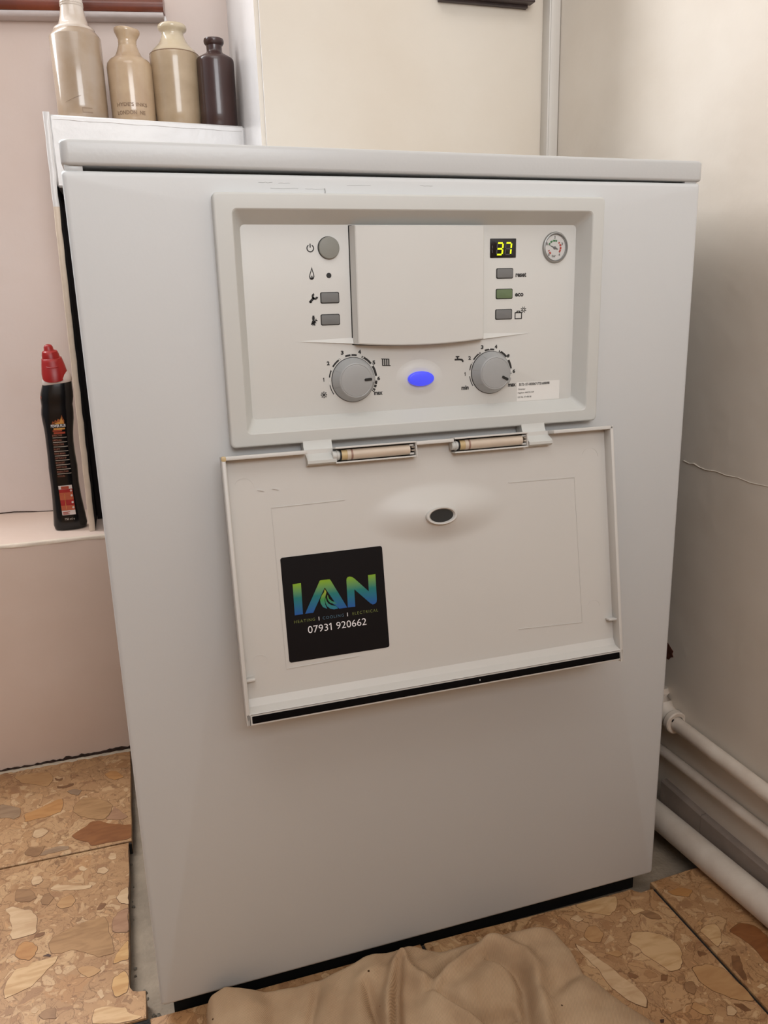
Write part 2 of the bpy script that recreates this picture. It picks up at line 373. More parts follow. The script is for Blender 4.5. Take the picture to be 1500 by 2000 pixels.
def obj(name, g, material, parent=None, smooth=True, ang=35, kind=None, uv=None, clean=True):
    me = bpy.data.meshes.new(name)
    o0 = world_loc(parent)
    me.from_pydata([(p[0]-o0.x, p[1]-o0.y, p[2]-o0.z) for p in g[0]], [], [list(q) for q in g[1]])
    if clean:
        bm = bmesh.new(); bm.from_mesh(me)
        bmesh.ops.remove_doubles(bm, verts=bm.verts, dist=1e-7)
        bmesh.ops.recalc_face_normals(bm, faces=bm.faces); bm.to_mesh(me); bm.free()
    mats = material if isinstance(material, list) else [material]
    for mm in mats: me.materials.append(mm)
    if smooth:
        for p in me.polygons: p.use_smooth = True
        me.set_sharp_from_angle(angle=math.radians(ang))
    o = bpy.data.objects.new(name, me); COL.objects.link(o)
    if parent is not None: o.parent = parent
    if kind: o['kind'] = kind
    return o

def thing(name, label, cat, loc, group=None):
    o = bpy.data.objects.new(name, None); COL.objects.link(o); o.location = loc; o.empty_display_size = 0.02
    o['label'] = label; o['category'] = cat
    if group: o['group'] = group
    return o

def tag(o, label, cat, group=None):
    o['label'] = label; o['category'] = cat
    if group: o['group'] = group
    return o

_dg = None
def text(body, size, bold=0.0, spacing=1.0, align='CENTER'):
    """flat lettering: returns (2D verts, faces), centred on x, baseline-centred on y"""
    c = bpy.data.curves.new('lettering', 'FONT'); c.body = body; c.size = size; c.offset = bold; c.space_character = spacing
    c.align_x = align; c.align_y = 'CENTER'; c.resolution_u = 3
    o = bpy.data.objects.new('lettering', c); COL.objects.link(o)
    dg = bpy.context.evaluated_depsgraph_get(); dg.update()
    me = bpy.data.meshes.new_from_object(o.evaluated_get(dg))
    v = [(p.co.x, p.co.y, 0.0) for p in me.vertices]; f = [tuple(p.vertices) for p in me.polygons]
    bpy.data.objects.remove(o); bpy.data.curves.remove(c); bpy.data.meshes.remove(me)
    ys = [p[1] for p in v]; my = (min(ys)+max(ys))/2
    return [(p[0], p[1]-my, 0.0) for p in v], f

def fit_text(body, w, h, bold=0.0, spacing=1.0):
    """lettering scaled to width w and height h"""
    v, f = text(body, 1.0, bold, spacing)
    xs = [p[0] for p in v]; ys = [p[1] for p in v]
    sx = w/(max(xs)-min(xs)); sy = h/(max(ys)-min(ys)); mx = (max(xs)+min(xs))/2; my = (max(ys)+min(ys))/2
    return [((p[0]-mx)*sx, (p[1]-my)*sy, 0.0) for p in v], f

# ------------------------------------------------------------------ room
def struct(name, g, m, parent=None, **k):
    return obj(name, g, m, parent, kind=None if parent else 'structure', **k)

# floor: concrete base with tiles bedded on it
floor = struct('floor', plainbox(-1.26, 0.95, -2.45, 1.15, -0.09, -0.020), M['concrete'], smooth=False)
TILE_T = 0.0185
def tile_piece(poly, parent=floor):
    n = len(poly); c = (sum(p[0] for p in poly)/n, sum(p[1] for p in poly)/n)
    ins = 0.0007
    def inset(a, b):
        dx, dy = c[0]-a, c[1]-b; l = math.hypot(dx, dy) or 1
        return (a+dx/l*ins*1.4, b+dy/l*ins*1.4)
    top = [inset(*p) for p in poly]
    v = [(a, b, -0.0200) for a, b in poly]+[(a, b, -ins) for a, b in poly]+[(a, b, 0.0) for a, b in top]
    f = [tuple(range(n-1, -1, -1)), tuple(range(2*n, 3*n))]
    for k in (0, n):
        f += [(k+i, k+(i+1) % n, k+n+(i+1) % n, k+n+i) for i in range(n)]
    return obj('tile', (v, f), M['marble'], parent, smooth=False)

random.seed(11)
def jag(x0, y0, x1, y1, n, amp):
    return [(x0+(x1-x0)*i/n+random.uniform(-amp, amp), y0+(y1-y0)*i/n+random.uniform(-amp, amp)) for i in range(1, n)]
G = 0.0021
tiles = []
t_back = tile_piece([(-0.320, 0.3135+G), (-0.0270, 0.3135+G-0.001), (-0.0265, 0.36), (-0.0272, 0.42), (-0.0262, 0.50), (-0.0268, 0.5675), (-0.320, 0.5675)])
t_left = tile_piece([(-0.320, 0.006+G), (-0.0165, 0.006+G), (-0.0160, 0.026), (-0.0158, 0.0425), (-0.0235, 0.044), (-0.0290, 0.0465), (-0.0325, 0.053), (-0.0332, 0.0700)]
                    + jag(-0.0332, 0.07, -0.0312, 0.3135-G, 12, 0.0007) + [(-0.0312, 0.3135-G), (-0.320, 0.3135-G)])
t_front = tile_piece([(-0.0145+G, -0.2995+G), (0.2915-G, -0.2995+G), (0.2915-G, 0.0052), (0.2, 0.0048), (0.10, 0.0052), (0.05, 0.0050), (0.02, 0.0047), (-0.0122, 0.0050)])
t_front2 = tile_piece([(0.2915+G, -0.2995+G), (0.5970-G, -0.2995+G), (0.5970-G, -0.0078), (0.590, -0.0075), (0.578, -0.0085), (0.5730, -0.0040), (0.5690, 0.0012), (0.560, 0.0005), (0.50, 0.0012), (0.42, 0.0020), (0.35, 0.0040), (0.2915+G, 0.0045)])
t_right = tile_piece([(0.5970+G, -0.2995+G), (0.7150, -0.2995+G), (0.7000, 0.0060), (0.6600, 0.0062), (0.5970+G, 0.0030)])
# the rest of the floor, out of frame
for i in range(-4, 3):
    for j in range(-7, 2):
        x0 = -0.0150+0.306*i; y0 = 0.006+0.3067*j
        x1, y1 = x0+0.306, y0+0.3067
        if x0 >= -0.33 and y0 >= -0.31: continue            # those are the tiles above
        if i >= 0 and j >= 0: continue
        x0 = max(x0, -1.215); tile_piece([(x0+G, y0+G), (min(x1-G, 0.72), y0+G), (min(x1-G, 0.72), min(y1, 0.567)-G), (x0+G, min(y1, 0.567)-G)])

# dark grout in the joints
gr = []
def joint(x0, x1, y0, y1): gr.append(plainbox(x0, x1, y0, y1, -0.0195, -0.0030))
joint(-0.32, -0.0275, 0.3135-G, 0.3135+G)
joint(-0.32, -0.0135, 0.006-G, 0.006+G)
joint(-0.0145-2*G, -0.0145+G, -0.30, 0.0035)
joint(0.5970-G, 0.5970+G, -0.30, -0.0065)
joint(0.2915-G, 0.2915+G, -0.30, 0.0040)
obj('grout_joint', join(*gr), M['grout'], floor, smooth=False)

# larger stone chips set in the tiles
CHIPS = [
    ("rust", [(-0.1085,0.3537),(-0.0815,0.3792),(-0.0706,0.3764),(-0.0584,0.3652),(-0.0367,0.354),(-0.0272,0.3517),(-0.0276,0.3192),(-0.0797,0.3202),(-0.085,0.3314),(-0.1026,0.3441)]),
    ("tan", [(-0.1781,0.4314),(-0.1566,0.4401),(-0.1368,0.4524),(-0.1264,0.4541),(-0.1258,0.4195),(-0.1417,0.4136),(-0.1618,0.4128),(-0.1753,0.4108)]),
    ("grey", [(-0.2162,0.4702),(-0.1983,0.4601),(-0.1857,0.4495),(-0.1841,0.4289),(-0.1916,0.4235),(-0.2013,0.4316),(-0.2114,0.433)]),
    ("olive", [(-0.1098,0.4137),(-0.108,0.4297),(-0.0969,0.4453),(-0.0834,0.4417),(-0.0658,0.4266),(-0.053,0.4086),(-0.058,0.3879),(-0.0649,0.3778),(-0.0869,0.388),(-0.1015,0.4013)]),
    ("pinkgrey", [(-0.0624,0.3768),(-0.0567,0.3874),(-0.051,0.4067),(-0.0405,0.3874),(-0.0315,0.3725),(-0.0392,0.3685)]),
    ("greybrown", [(-0.1679,0.3376),(-0.1629,0.347),(-0.1435,0.3425),(-0.1442,0.3362),(-0.149,0.3238),(-0.1549,0.3239),(-0.1667,0.3321)]),
    ("grey", [(-0.1478,0.3234),(-0.1415,0.3332),(-0.1263,0.3359),(-0.1116,0.3317),(-0.11,0.3249),(-0.1278,0.3232)]),
    ("tan", [(-0.0664,0.5009),(-0.0559,0.5072),(-0.0474,0.5022),(-0.0361,0.4816),(-0.0515,0.4783),(-0.0599,0.4862)]),
    ("slate", [(-0.1215,0.472),(-0.1116,0.4748),(-0.0991,0.4663),(-0.1039,0.4541),(-0.1149,0.4619)]),
    ("umber", [(-0.1428,0.5193),(-0.1354,0.5112),(-0.1288,0.5141),(-0.131,0.5055),(-0.1394,0.5086)]),
    ("umber", [(-0.1375,0.492),(-0.1286,0.4888),(-0.1124,0.4921),(-0.1121,0.4854),(-0.1268,0.4816),(-0.1357,0.4849)]),
    ("cream", [(-0.1618,0.3729),(-0.1594,0.3861),(-0.1483,0.3865),(-0.1402,0.377),(-0.1467,0.3674),(-0.155,0.3651)]),
    ("sand", [(-0.2052,0.5435),(-0.1862,0.5447),(-0.1511,0.5374),(-0.1441,0.517),(-0.1506,0.4955),(-0.1777,0.5133),(-0.1919,0.5211)]),
    ("cream", [(-0.1268,0.3433),(-0.1211,0.3497),(-0.1181,0.3402),(-0.1241,0.3393)]),
    ("cream", [(-0.1796,0.2284),(-0.1717,0.2315),(-0.1601,0.2224),(-0.1476,0.2162),(-0.1398,0.2007),(-0.1385,0.1741),(-0.1548,0.1722),(-0.1649,0.1725),(-0.1688,0.1814),(-0.1668,0.1892),(-0.1717,0.2067),(-0.1722,0.2158)]),
    ("pale", [(-0.1648,0.0946),(-0.1628,0.1084),(-0.156,0.1224),(-0.143,0.1217),(-0.1381,0.1269),(-0.125,0.1269),(-0.1108,0.1274),(-0.1134,0.1182),(-0.1205,0.1115),(-0.1311,0.0973),(-0.1358,0.0909),(-0.1499,0.0866),(-0.1623,0.0832)]),
    ("tan", [(-0.1591,0.1452),(-0.1567,0.1588),(-0.1506,0.1641),(-0.1411,0.1591),(-0.1347,0.1495),(-0.1369,0.1374),(-0.1424,0.1315),(-0.1545,0.1389)]),
    ("olive", [(-0.1231,0.1519),(-0.1186,0.1595),(-0.1075,0.1649),(-0.08,0.1742),(-0.0616,0.1749),(-0.0567,0.1625),(-0.0559,0.1467),(-0.0505,0.1231),(-0.0492,0.1098),(-0.0666,0.1096),(-0.0816,0.1227),(-0.0966,0.132),(-0.1076,0.1303),(-0.119,0.1343)]),
    ("pinkgrey", [(-0.0512,0.145),(-0.0514,0.1641),(-0.0454,0.1754),(-0.0327,0.18),(-0.0331,0.1378)]),
    ("gold", [(-0.0332,0.1252),(-0.0335,0.0948),(-0.0408,0.0958),(-0.0502,0.0937),(-0.0475,0.106),(-0.0419,0.1152)]),
    ("gold", [(-0.0516,0.0593),(-0.0495,0.0731),(-0.0375,0.0794),(-0.0332,0.063),(-0.0355,0.048),(-0.0472,0.0451)]),
    ("cream", [(-0.0474,0.203),(-0.0418,0.2145),(-0.033,0.2192),(-0.0314,0.186),(-0.0418,0.1916)]),
    ("umber", [(-0.1408,0.1673),(-0.139,0.1726),(-0.1287,0.1723),(-0.1294,0.1675),(-0.1349,0.1652)]),
    ("dark", [(-0.1283,0.1328),(-0.1223,0.1347),(-0.1187,0.131),(-0.1197,0.129)]),
    ("greybrown", [(-0.1703,0.2505),(-0.1697,0.2619),(-0.1604,0.2602),(-0.1512,0.2534),(-0.1443,0.2384),(-0.1505,0.2339),(-0.1615,0.2359),(-0.1693,0.2415)]),
    ("cream", [(-0.1288,0.2493),(-0.1241,0.2536),(-0.1102,0.2497),(-0.0772,0.2379),(-0.0796,0.2328),(-0.1021,0.2369),(-0.1222,0.2431)]),
    ("cream", [(-0.0953,0.2792),(-0.0916,0.2822),(-0.0835,0.2729),(-0.0885,0.2694),(-0.0938,0.2734)]),
    ("cream", [(-0.0721,0.2605),(-0.0704,0.2682),(-0.0627,0.2697),(-0.0567,0.2602),(-0.0624,0.2549)]),
    ("cream", [(-0.1535,0.2711),(-0.1513,0.2815),(-0.1424,0.2793),(-0.139,0.2689),(-0.1435,0.2635),(-0.151,0.2642)]),
    ("pale", [(-0.0707,0.0249),(-0.069,0.0363),(-0.0607,0.0368),(-0.0451,0.0306),(-0.0367,0.0277),(-0.0347,0.0203),(-0.0204,0.01),(-0.0297,0.0087),(-0.045,0.0101),(-0.07,0.0184)]),
    ("greybrown", [(-0.1247,0.0477),(-0.1201,0.0527),(-0.1089,0.0529),(-0.1068,0.0375),(-0.1201,0.0415)]),
    ("sand", [(-0.0889,0.0996),(-0.0841,0.1018),(-0.0719,0.0982),(-0.0629,0.089),(-0.0693,0.0845),(-0.0768,0.0827),(-0.0859,0.0933)]),
    ("greybrown", [(-0.1382,0.2305),(-0.1354,0.24),(-0.1293,0.2407),(-0.1231,0.2299),(-0.1289,0.2187),(-0.1364,0.2233)]),
    ("sand", [(-0.119,0.2152),(-0.1137,0.2266),(-0.1017,0.229),(-0.0961,0.2165),(-0.1005,0.2068),(-0.1125,0.2064)]),
    ("umber", [(-0.0709,0.189),(-0.0664,0.2003),(-0.0584,0.1965),(-0.0637,0.1882)]),
    ("cream", [(-0.067,0.059),(-0.0623,0.0617),(-0.0589,0.0506),(-0.0625,0.0477)]),
    ("cream", [(-0.1336,0.0575),(-0.13,0.0616),(-0.1254,0.0559),(-0.128,0.0515),(-0.1323,0.0536)]),
    ("cream", [(-0.0583,0.2865),(-0.0551,0.2964),(-0.0484,0.2929),(-0.0477,0.2816),(-0.0536,0.2804)]),
    ("pale", [(0.4885,-0.0025),(0.504,0.0042),(0.5286,0.0004),(0.5451,-0.0042),(0.5339,-0.021),(0.52,-0.0291),(0.5082,-0.0226),(0.4936,-0.0127)]),
    ("pale", [(0.5167,-0.0717),(0.5281,-0.0604),(0.5466,-0.0659),(0.5589,-0.0746),(0.5656,-0.0857),(0.566,-0.0997),(0.5557,-0.1166),(0.5462,-0.1232),(0.5346,-0.1221),(0.5286,-0.1061),(0.5221,-0.0926),(0.5222,-0.0821)]),
    ("cream", [(0.4577,-0.0541),(0.4642,-0.0639),(0.4691,-0.076),(0.476,-0.0926),(0.4844,-0.119),(0.4898,-0.1359),(0.489,-0.1447),(0.4826,-0.1532),(0.4736,-0.1447),(0.4653,-0.1273),(0.462,-0.1169),(0.463,-0.094),(0.4571,-0.0697)]),
    ("sand", [(0.4725,-0.0474),(0.4848,-0.0362),(0.495,-0.0376),(0.4971,-0.0517),(0.4853,-0.0617),(0.4755,-0.0572)]),
    ("greybrown", [(0.5406,-0.1396),(0.5494,-0.1418),(0.547,-0.1503),(0.5398,-0.1561),(0.5345,-0.1497)]),
    ("umber", [(0.4912,-0.1079),(0.4992,-0.1165),(0.4935,-0.1184),(0.4881,-0.1136)]),
    ("umber", [(0.5226,-0.1228),(0.5305,-0.1251),(0.5238,-0.1318),(0.5181,-0.1289)]),
    ("greybrown", [(0.5376,-0.1309),(0.5445,-0.13),(0.5454,-0.1346),(0.5409,-0.1369),(0.5354,-0.1349)]),
    ("pale", [(0.5466,-0.0279),(0.5603,-0.0304),(0.5638,-0.0364),(0.5468,-0.0386)]),
    ("greybrown", [(0.5563,-0.0361),(0.5675,-0.0365),(0.575,-0.0474),(0.574,-0.0541),(0.5619,-0.0498)]),
    ("sand", [(0.56,-0.1261),(0.5793,-0.1268),(0.5925,-0.1394),(0.5931,-0.1494),(0.5957,-0.171),(0.5937,-0.1831),(0.5804,-0.1784),(0.5617,-0.1592),(0.5563,-0.1442)]),
    ("cream", [(0.5623,-0.1792),(0.5669,-0.1799),(0.5676,-0.1881),(0.5609,-0.1909),(0.5549,-0.188)]),
    ("umber", [(0.57,-0.1784),(0.5793,-0.1816),(0.5826,-0.1916),(0.5749,-0.1906)]),
    ("umber", [(0.5821,-0.1074),(0.5903,-0.1155),(0.5785,-0.1165)]),
    ("sand", [(0.5259,-0.1683),(0.5337,-0.1639),(0.5412,-0.1737),(0.5423,-0.1827),(0.5318,-0.1791)]),
    ("cream", [(0.4719,-0.0179),(0.483,-0.0149),(0.4866,-0.0243),(0.4782,-0.0259)]),
    ("sand", [(0.4814,-0.0762),(0.4981,-0.0779),(0.5005,-0.085),(0.4925,-0.0863)]),
    ("dark", [(0.4866,-0.1702),(0.4913,-0.171),(0.4885,-0.1743),(0.4849,-0.1734)]),
    ("pale", [(0.6038,-0.0849),(0.6154,-0.0801),(0.628,-0.0811),(0.6275,-0.0911),(0.6163,-0.1067),(0.6071,-0.1109),(0.6058,-0.0966)]),
    ("rust", [(0.6357,-0.0962),(0.6557,-0.0898),(0.6691,-0.0991),(0.6717,-0.1177),(0.6427,-0.1491),(0.644,-0.1312),(0.6425,-0.1138)]),
    ("umber", [(0.6127,-0.1264),(0.6212,-0.1294),(0.616,-0.1397),(0.6058,-0.1596),(0.6017,-0.1581),(0.6035,-0.1393)]),
    ("greybrown", [(0.6166,-0.1174),(0.623,-0.1165),(0.6246,-0.1213),(0.6182,-0.1222)]),
    ("cream", [(0.6083,-0.1699),(0.6163,-0.168),(0.6198,-0.172),(0.6111,-0.1736)]),
    ("tan", [(0.6086,-0.018),(0.6274,-0.0171),(0.6402,-0.0267),(0.6278,-0.0348),(0.6136,-0.0273)]),
    ("sand", [(0.6092,-0.0734),(0.6143,-0.0718),(0.6152,-0.0766),(0.6094,-0.078)]),
]
def scale_poly(p, s):
    n = len(p); c = (sum(a for a, b in p)/n, sum(b for a, b in p)/n)
    return [(c[0]+(a-c[0])*s, c[1]+(b-c[1])*s) for a, b in p]
def smooth_poly(p):
    """cut the corners a little and roughen the outline like a broken stone"""
    q = []
    n = len(p)
    for i in range(n):
        a, b = p[i], p[(i+1) % n]; L = math.hypot(b[0]-a[0], b[1]-a[1])
        q.append((0.9*a[0]+0.1*b[0], 0.9*a[1]+0.1*b[1]))
        if L > 0.008:
            for f in (0.35, 0.65):
                j = L*random.uniform(-0.05, 0.05); q.append((a[0]+(b[0]-a[0])*f-(b[1]-a[1])/L*j, a[1]+(b[1]-a[1])*f+(b[0]-a[0])/L*j))
        q.append((0.1*a[0]+0.9*b[0], 0.1*a[1]+0.9*b[1]))
    return q
def tile_of(p):
    x = sum(a for a, b in p)/len(p); y = sum(b for a, b in p)/len(p)
    if x < -0.014: return t_back if y > 0.3135 else t_left
    if x > 0.597: return t_right
    return t_front2 if x > 0.2915 else t_front
def clip_poly(p, ax, lim, keep_less):
    out = []
    n = len(p)
    ins = lambda q: (q[ax] <= lim) if keep_less else (q[ax] >= lim)
    for i in range(n):
        a, b = p[i], p[(i+1) % n]
        if ins(a): out.append(a)
        if ins(a) != ins(b):
            t = (lim-a[ax])/(b[ax]-a[ax]); out.append((a[0]+(b[0]-a[0])*t, a[1]+(b[1]-a[1])*t))
    return out
for kind, p in CHIPS:
    t = tile_of(p); q = smooth_poly(p)
    lim = {t_back: [(0, -0.0272, True), (1, 0.3155, False)], t_left: [(0, -0.0160, True), (1, 0.0078, False), (1, 0.3117, True)],
           t_front: [(0, -0.0125, False), (1, 0.0045, True), (0, 0.2900, True)], t_front2: [(0, 0.2932, False), (0, 0.5952, True), (1, -0.0005, True)],
           t_right: [(0, 0.5988, False), (0, 0.7010, True)]}[t]
    if t is t_left and sum(b for a, b in p)/len(p) > 0.05: lim = lim+[(0, -0.0325, True)]
    for l in lim: q = clip_poly(q, *l)
    if len(q) < 3: continue
    c = obj('stone_chip', prism(q, lambda a, b: (a, b, -0.002), lambda a, b: (a, b, 0.00035)), M['chip_'+kind], t, smooth=False)
    w = max(a for a, b in q)-min(a for a, b in q)
    if kind not in ('umber', 'dark') and w > 0.012:
        qo = scale_poly(q, 1+0.0011/max(w, 0.01))
        for l in lim: qo = clip_poly(qo, *l)
        obj('chip_edge', prism(qo, lambda a, b: (a, b, -0.002), lambda a, b: (a, b, 0.00015)), M['chip_line'], t, smooth=False)

# crumbled mortar along the cut tile edge
rb = []
random.seed(5)
for k in range(34):
    y = 0.05+0.26*random.random()**1.3; x = -0.0305+random.uniform(-0.001, 0.0045); s = random.uniform(0.0008, 0.0024)
    if k < 14: y = random.uniform(0.036, 0.062); x = random.uniform(-0.031, -0.015); s = random.uniform(0.0012, 0.0040)
    elif k < 26: y = random.uniform(-0.004, 0.03); x = random.uniform(-0.014, -0.003); s = random.uniform(0.0010, 0.0028)
    g = lathe([(0.0, -0.0205), (s, -0.0200), (s*0.8, -0.0200+s*0.7), (0.0004, -0.0200+s*1.1)], x, y, 7, False)
    g = ([(a+random.uniform(-.3, .3)*s, b+random.uniform(-.3, .3)*s, c) for a, b, c in g[0]], g[1]); rb.append(g)
rub = obj('mortar_crumbs', join(*rb), M['rubble'], floor, smooth=False); rub['kind'] = 'stuff'

# right wall, slightly out of square with the boiler
def wr(y, off=0.0): return 0.7078-0.067*y-off
YF = -2.40
struct('wall_right', ([(wr(0.62), 0.62, -0.05), (wr(YF), YF, -0.05), (wr(YF), YF, 2.4), (wr(0.62), 0.62, 2.4), (0.98, 0.62, -0.05), (1.02, YF, -0.05), (1.02, YF, 2.4), (0.98, 0.62, 2.4)],
    [(0, 1, 2, 3), (4, 7, 6, 5), (0, 4, 5, 1), (3, 2, 6, 7), (0, 3, 7, 4), (1, 5, 6, 2)]), M['wall_right'], smooth=False)
wall_right = bpy.data.objects['wall_right']
# broken paint patch and crack ridge
patch = [(0.150, 0.262), (0.128, 0.2600), (0.1205, 0.2545), (0.1165, 0.2520), (0.1180, 0.2475), (0.1155, 0.2440), (0.1205, 0.2415), (0.1235, 0.2370), (0.130, 0.2365), (0.150, 0.240)]
obj('broken_patch', prism(patch, lambda y, z: (wr(y)+0.002, y, z), lambda y, z: (wr(y)-0.0006, y, z)), M['patch'], wall_right, smooth=False)
cr = [(0.122, 0.514), (0.112, 0.5120), (0.104, 0.5135), (0.094, 0.5105), (0.082, 0.5092), (0.066, 0.5105), (0.05, 0.5085), (0.032, 0.5095), (0.012, 0.5070), (-0.02, 0.508)]
obj('plaster_crack', tube([(wr(y)-0.0003, y, z) for y, z in cr], [0.0007, 0.0006, 0.0009, 0.0006, 0.0007, 0.0005, 0.0006, 0.0004, 0.0005, 0.0002], 6), M['wall_right'], wall_right)

# main back wall with the recess reveal on its left
def blk(x0, y0, x1, y1, z0, z1):
    return plainbox(x0, x1, y0, y1, z0, z1)
wb = obj('wall_back', blk(0.2407, 0.451, 0.72, 1.10, -0.05, 2.4), [M['wall'], M['gloss_white']], smooth=False, kind='structure')
for p in wb.data.polygons:
    if p.normal.x < -0.5: p.material_index = 1
bm = bmesh.new(); bm.from_mesh(wb.data)
ed = [e for e in bm.edges if all(abs(v.co.x-0.2407) < 1e-4 and abs(v.co.y-0.451) < 1e-4 for v in e.verts)]
bmesh.ops.bevel(bm, geom=ed, offset=0.006, segments=4, affect='EDGES'); bm.to_mesh(wb.data); bm.free()
for p in wb.data.polygons: p.material_index = 1 if p.normal.x < -0.4 else 0

# recessed wall behind the bottles and behind the ledge
def wl(x): return 0.700-0.18*(x-0.2407)
struct('wall_left', ([(0.30, wl(0.30), -0.05), (-1.24, wl(-1.24), -0.05), (-1.24, wl(-1.24), 2.4), (0.30, wl(0.30), 2.4), (0.30, 1.2, -0.05), (-1.24, 1.3, -0.05), (-1.24, 1.3, 2.4), (0.30, 1.2, 2.4)],
    [(0, 3, 2, 1), (4, 5, 6, 7), (0, 1, 5, 4), (3, 7, 6, 2), (0, 4, 7, 3), (1, 2, 6, 5)]), M['wall_left'], smooth=False)
# low boxed wall with the ledge on top
low = loft([[(a, 0.568+d, b) for a, b in ((-1.22, -0.03), (0.20, -0.03))]+[(a, 0.568+d, b) for a, b in ((0.20, z), (-1.22, z))] for d, z in ((0.0, 0.3725), (0.0009, 0.3755), (0.0040, 0.3770), (0.28, 0.3785))])
struct('wall_lower', low, M['wall_low'], ang=50)
wlow = bpy.data.objects['wall_lower']
lip = loft([[(x, 0.5670+0.0007*math.sin(x*90), 0.3722+0.0008*math.sin(x*61)), (x, 0.5672, 0.3765), (x, 0.5700, 0.3782), (x, 0.5730, 0.3780), (x, 0.5730, 0.3722)] for x in np.linspace(-0.45, -0.024, 26)])
obj('ledge_lip', lip, M['cream_edge'], wlow, ang=60)
# grime and plaster where the low wall meets the tiles
random.seed(3)
xs = np.linspace(-0.30, -0.010, 60)
gz = [0.0012+random.random()**2*0.0032+(0.0018 if i > 34 else 0) for i in range(60)]
obj('grime_line', loft([[(x, 0.5650-0.001*math.sin(i*1.7), 0.0003), (x, 0.5655, 0.0005+gz[i]), (x, 0.5685, 0.0010+gz[i]), (x, 0.5685, 0.0003)] for i, x in enumerate(xs)]), M['grime'], wlow, smooth=False)
gy = [0.004+0.0035*abs(math.sin(i*0.55)+0.4*math.sin(i*1.9)) for i in range(60)]
obj('plaster_smear', loft([[(x, 0.5655-gy[i], 0.0001), (x, 0.5655-gy[i]*0.7, 0.0011), (x, 0.5660, 0.0012), (x, 0.5660, 0.0001)] for i, x in enumerate(xs)]), M['plaster_smear'], wlow, smooth=False)
obj('wall_crack', tube([(-0.30+0.02*i, wl(-0.30+0.02*i)-0.0004, 0.3793+0.0012*math.sin(i*1.3)) for i in range(12)], 0.0009, 6), M['grime'], wlow)

# shelf boxing: fascia with the shelf on top
def zt(x): return 0.9895-0.0227*(x+0.0346)
sh = ([(-0.0345, 0.600, 0.893), (0.2407, 0.600, 0.886), (0.2407, 0.600, zt(0.2407)), (-0.0345, 0.600, zt(-0.0345)),
       (-0.0345, 0.748, 0.893), (0.2407, 0.698, 0.886), (0.2407, 0.698, zt(0.2407)), (-0.0345, 0.748, zt(-0.0345))],
      [(0, 1, 2, 3), (4, 7, 6, 5), (0, 4, 5, 1), (3, 2, 6, 7), (0, 3, 7, 4), (1, 5, 6, 2)])
shelf = obj('trim_1', sh, M['gloss_white'], smooth=True, kind='structure', ang=80)
bm = bmesh.new(); bm.from_mesh(shelf.data)
bmesh.ops.bevel(bm, geom=[e for e in bm.edges], offset=0.0022, segments=3, affect='EDGES'); bm.to_mesh(shelf.data); bm.free()
for p in shelf.data.polygons: p.use_smooth = True
# paint run under the shelf nosing
obj('paint_ridge', tube([(x, 0.5998, zt(x)-0.0062-0.0016*(x+0.03)/0.27-0.0004*math.sin(x*97)) for x in np.linspace(-0.030, 0.236, 60)], [0.0003+0.0004*abs(math.sin(i*0.7)*math.sin(i*0.23)) for i in range(60)], 6), M['gloss_white'], shelf)
# thin upright board between ledge and shelf, beside the boiler
def bx_(z): t = (z-0.377)/(0.9905-0.377); return (-0.0496+0.0073*t, -0.0405+0.0065*t)
rings = []
random.seed(21)
for i, z in enumerate(np.linspace(0.3775, 0.9925, 40)):
    a, b = bx_(z); w = 0.0006*math.sin(i*1.9)+0.0004*math.sin(i*4.1)
    if z > 0.90: b += 0.0008; 
    rings.append([(a+w*0.4, 0.6005, z), (a+0.001, 0.5990+w*0.3, z), (b-0.001, 0.5990+w*0.3, z), (b+w*0.6, 0.6005, z), (b, wl(b)-0.004, z), (a, wl(a)-0.004, z)])
brd = obj('trim_2', loft(rings), [M['cream_edge'], M['gloss_white'], M['gap_shade']], kind='structure', ang=60)
for i, p in enumerate(brd.data.polygons): p.material_index = 2 if (i < 234 and i % 6 == 3 and p.center.z < 0.892) else (1 if p.center.z > 0.86 else 0)  # inner side face coloured near black for the shade in the gap
# near-black sheet added as the shade in the cavity beside the boiler
struct('gap_shade_sheet', plainbox(-0.0388, 0.2395, 0.672, 0.694, 0.379, 0.885), M['gap_shade'], smooth=False)
# corner trunking with its lid line
tr = obj('trim_4', box(0.6610, 0.6782, 0.4300, 0.4508, 0.05, 2.38, 0.0012, 0.001), M['trunking'], kind='structure')
obj('trunking_lid', box(0.6632, 0.6778, 0.4285, 0.4302, 0.05, 2.38, 0.0006, 0.0005), M['trunking'], tr)
# skirting board in two lengths
def sk(y0, y1, z0, z1, dz=0.0):
    return loft([[(wr(y, 0.0), y, 0.0005), (wr(y, 0.009), y, 0.0005), (wr(y, 0.009), y, z-0.0025), (wr(y, 0.0072), y, z-0.0004), (wr(y, 0.0055), y, z), (wr(y, 0.0), y, z)] for y, z in ((y0, z0), (y1, z1))])
bb = obj('baseboard_right', sk(0.0342, -0.40, 0.0530, 0.0340), M['skirting'], kind='structure', ang=25)
obj('skirting_length', sk(0.112, 0.0350, 0.0595, 0.0533), M['skirting'], bb, ang=25)
# rest of the room, out of frame, so that daylight bounces as indoors
struct('wall_front', plainbox(-1.26, 1.0, -2.50, -2.40, -0.05, 2.4), M['far_wall'], smooth=False)
struct('wall_far_left', plainbox(-1.30, -1.22, -2.45, 1.1, -0.05, 2.4), M['far_wall'], smooth=False)
struct('ceiling', plainbox(-1.30, 1.02, -2.5, 1.3, 2.36, 2.44), M['trunking'], smooth=False)
# half-height partition behind the camera, added unseen to keep rear window light off the boiler's foot
struct('light_blocker', plainbox(-1.22, 0.79, -1.36, -1.24, -0.05, 1.03), M['blocker'], smooth=False)

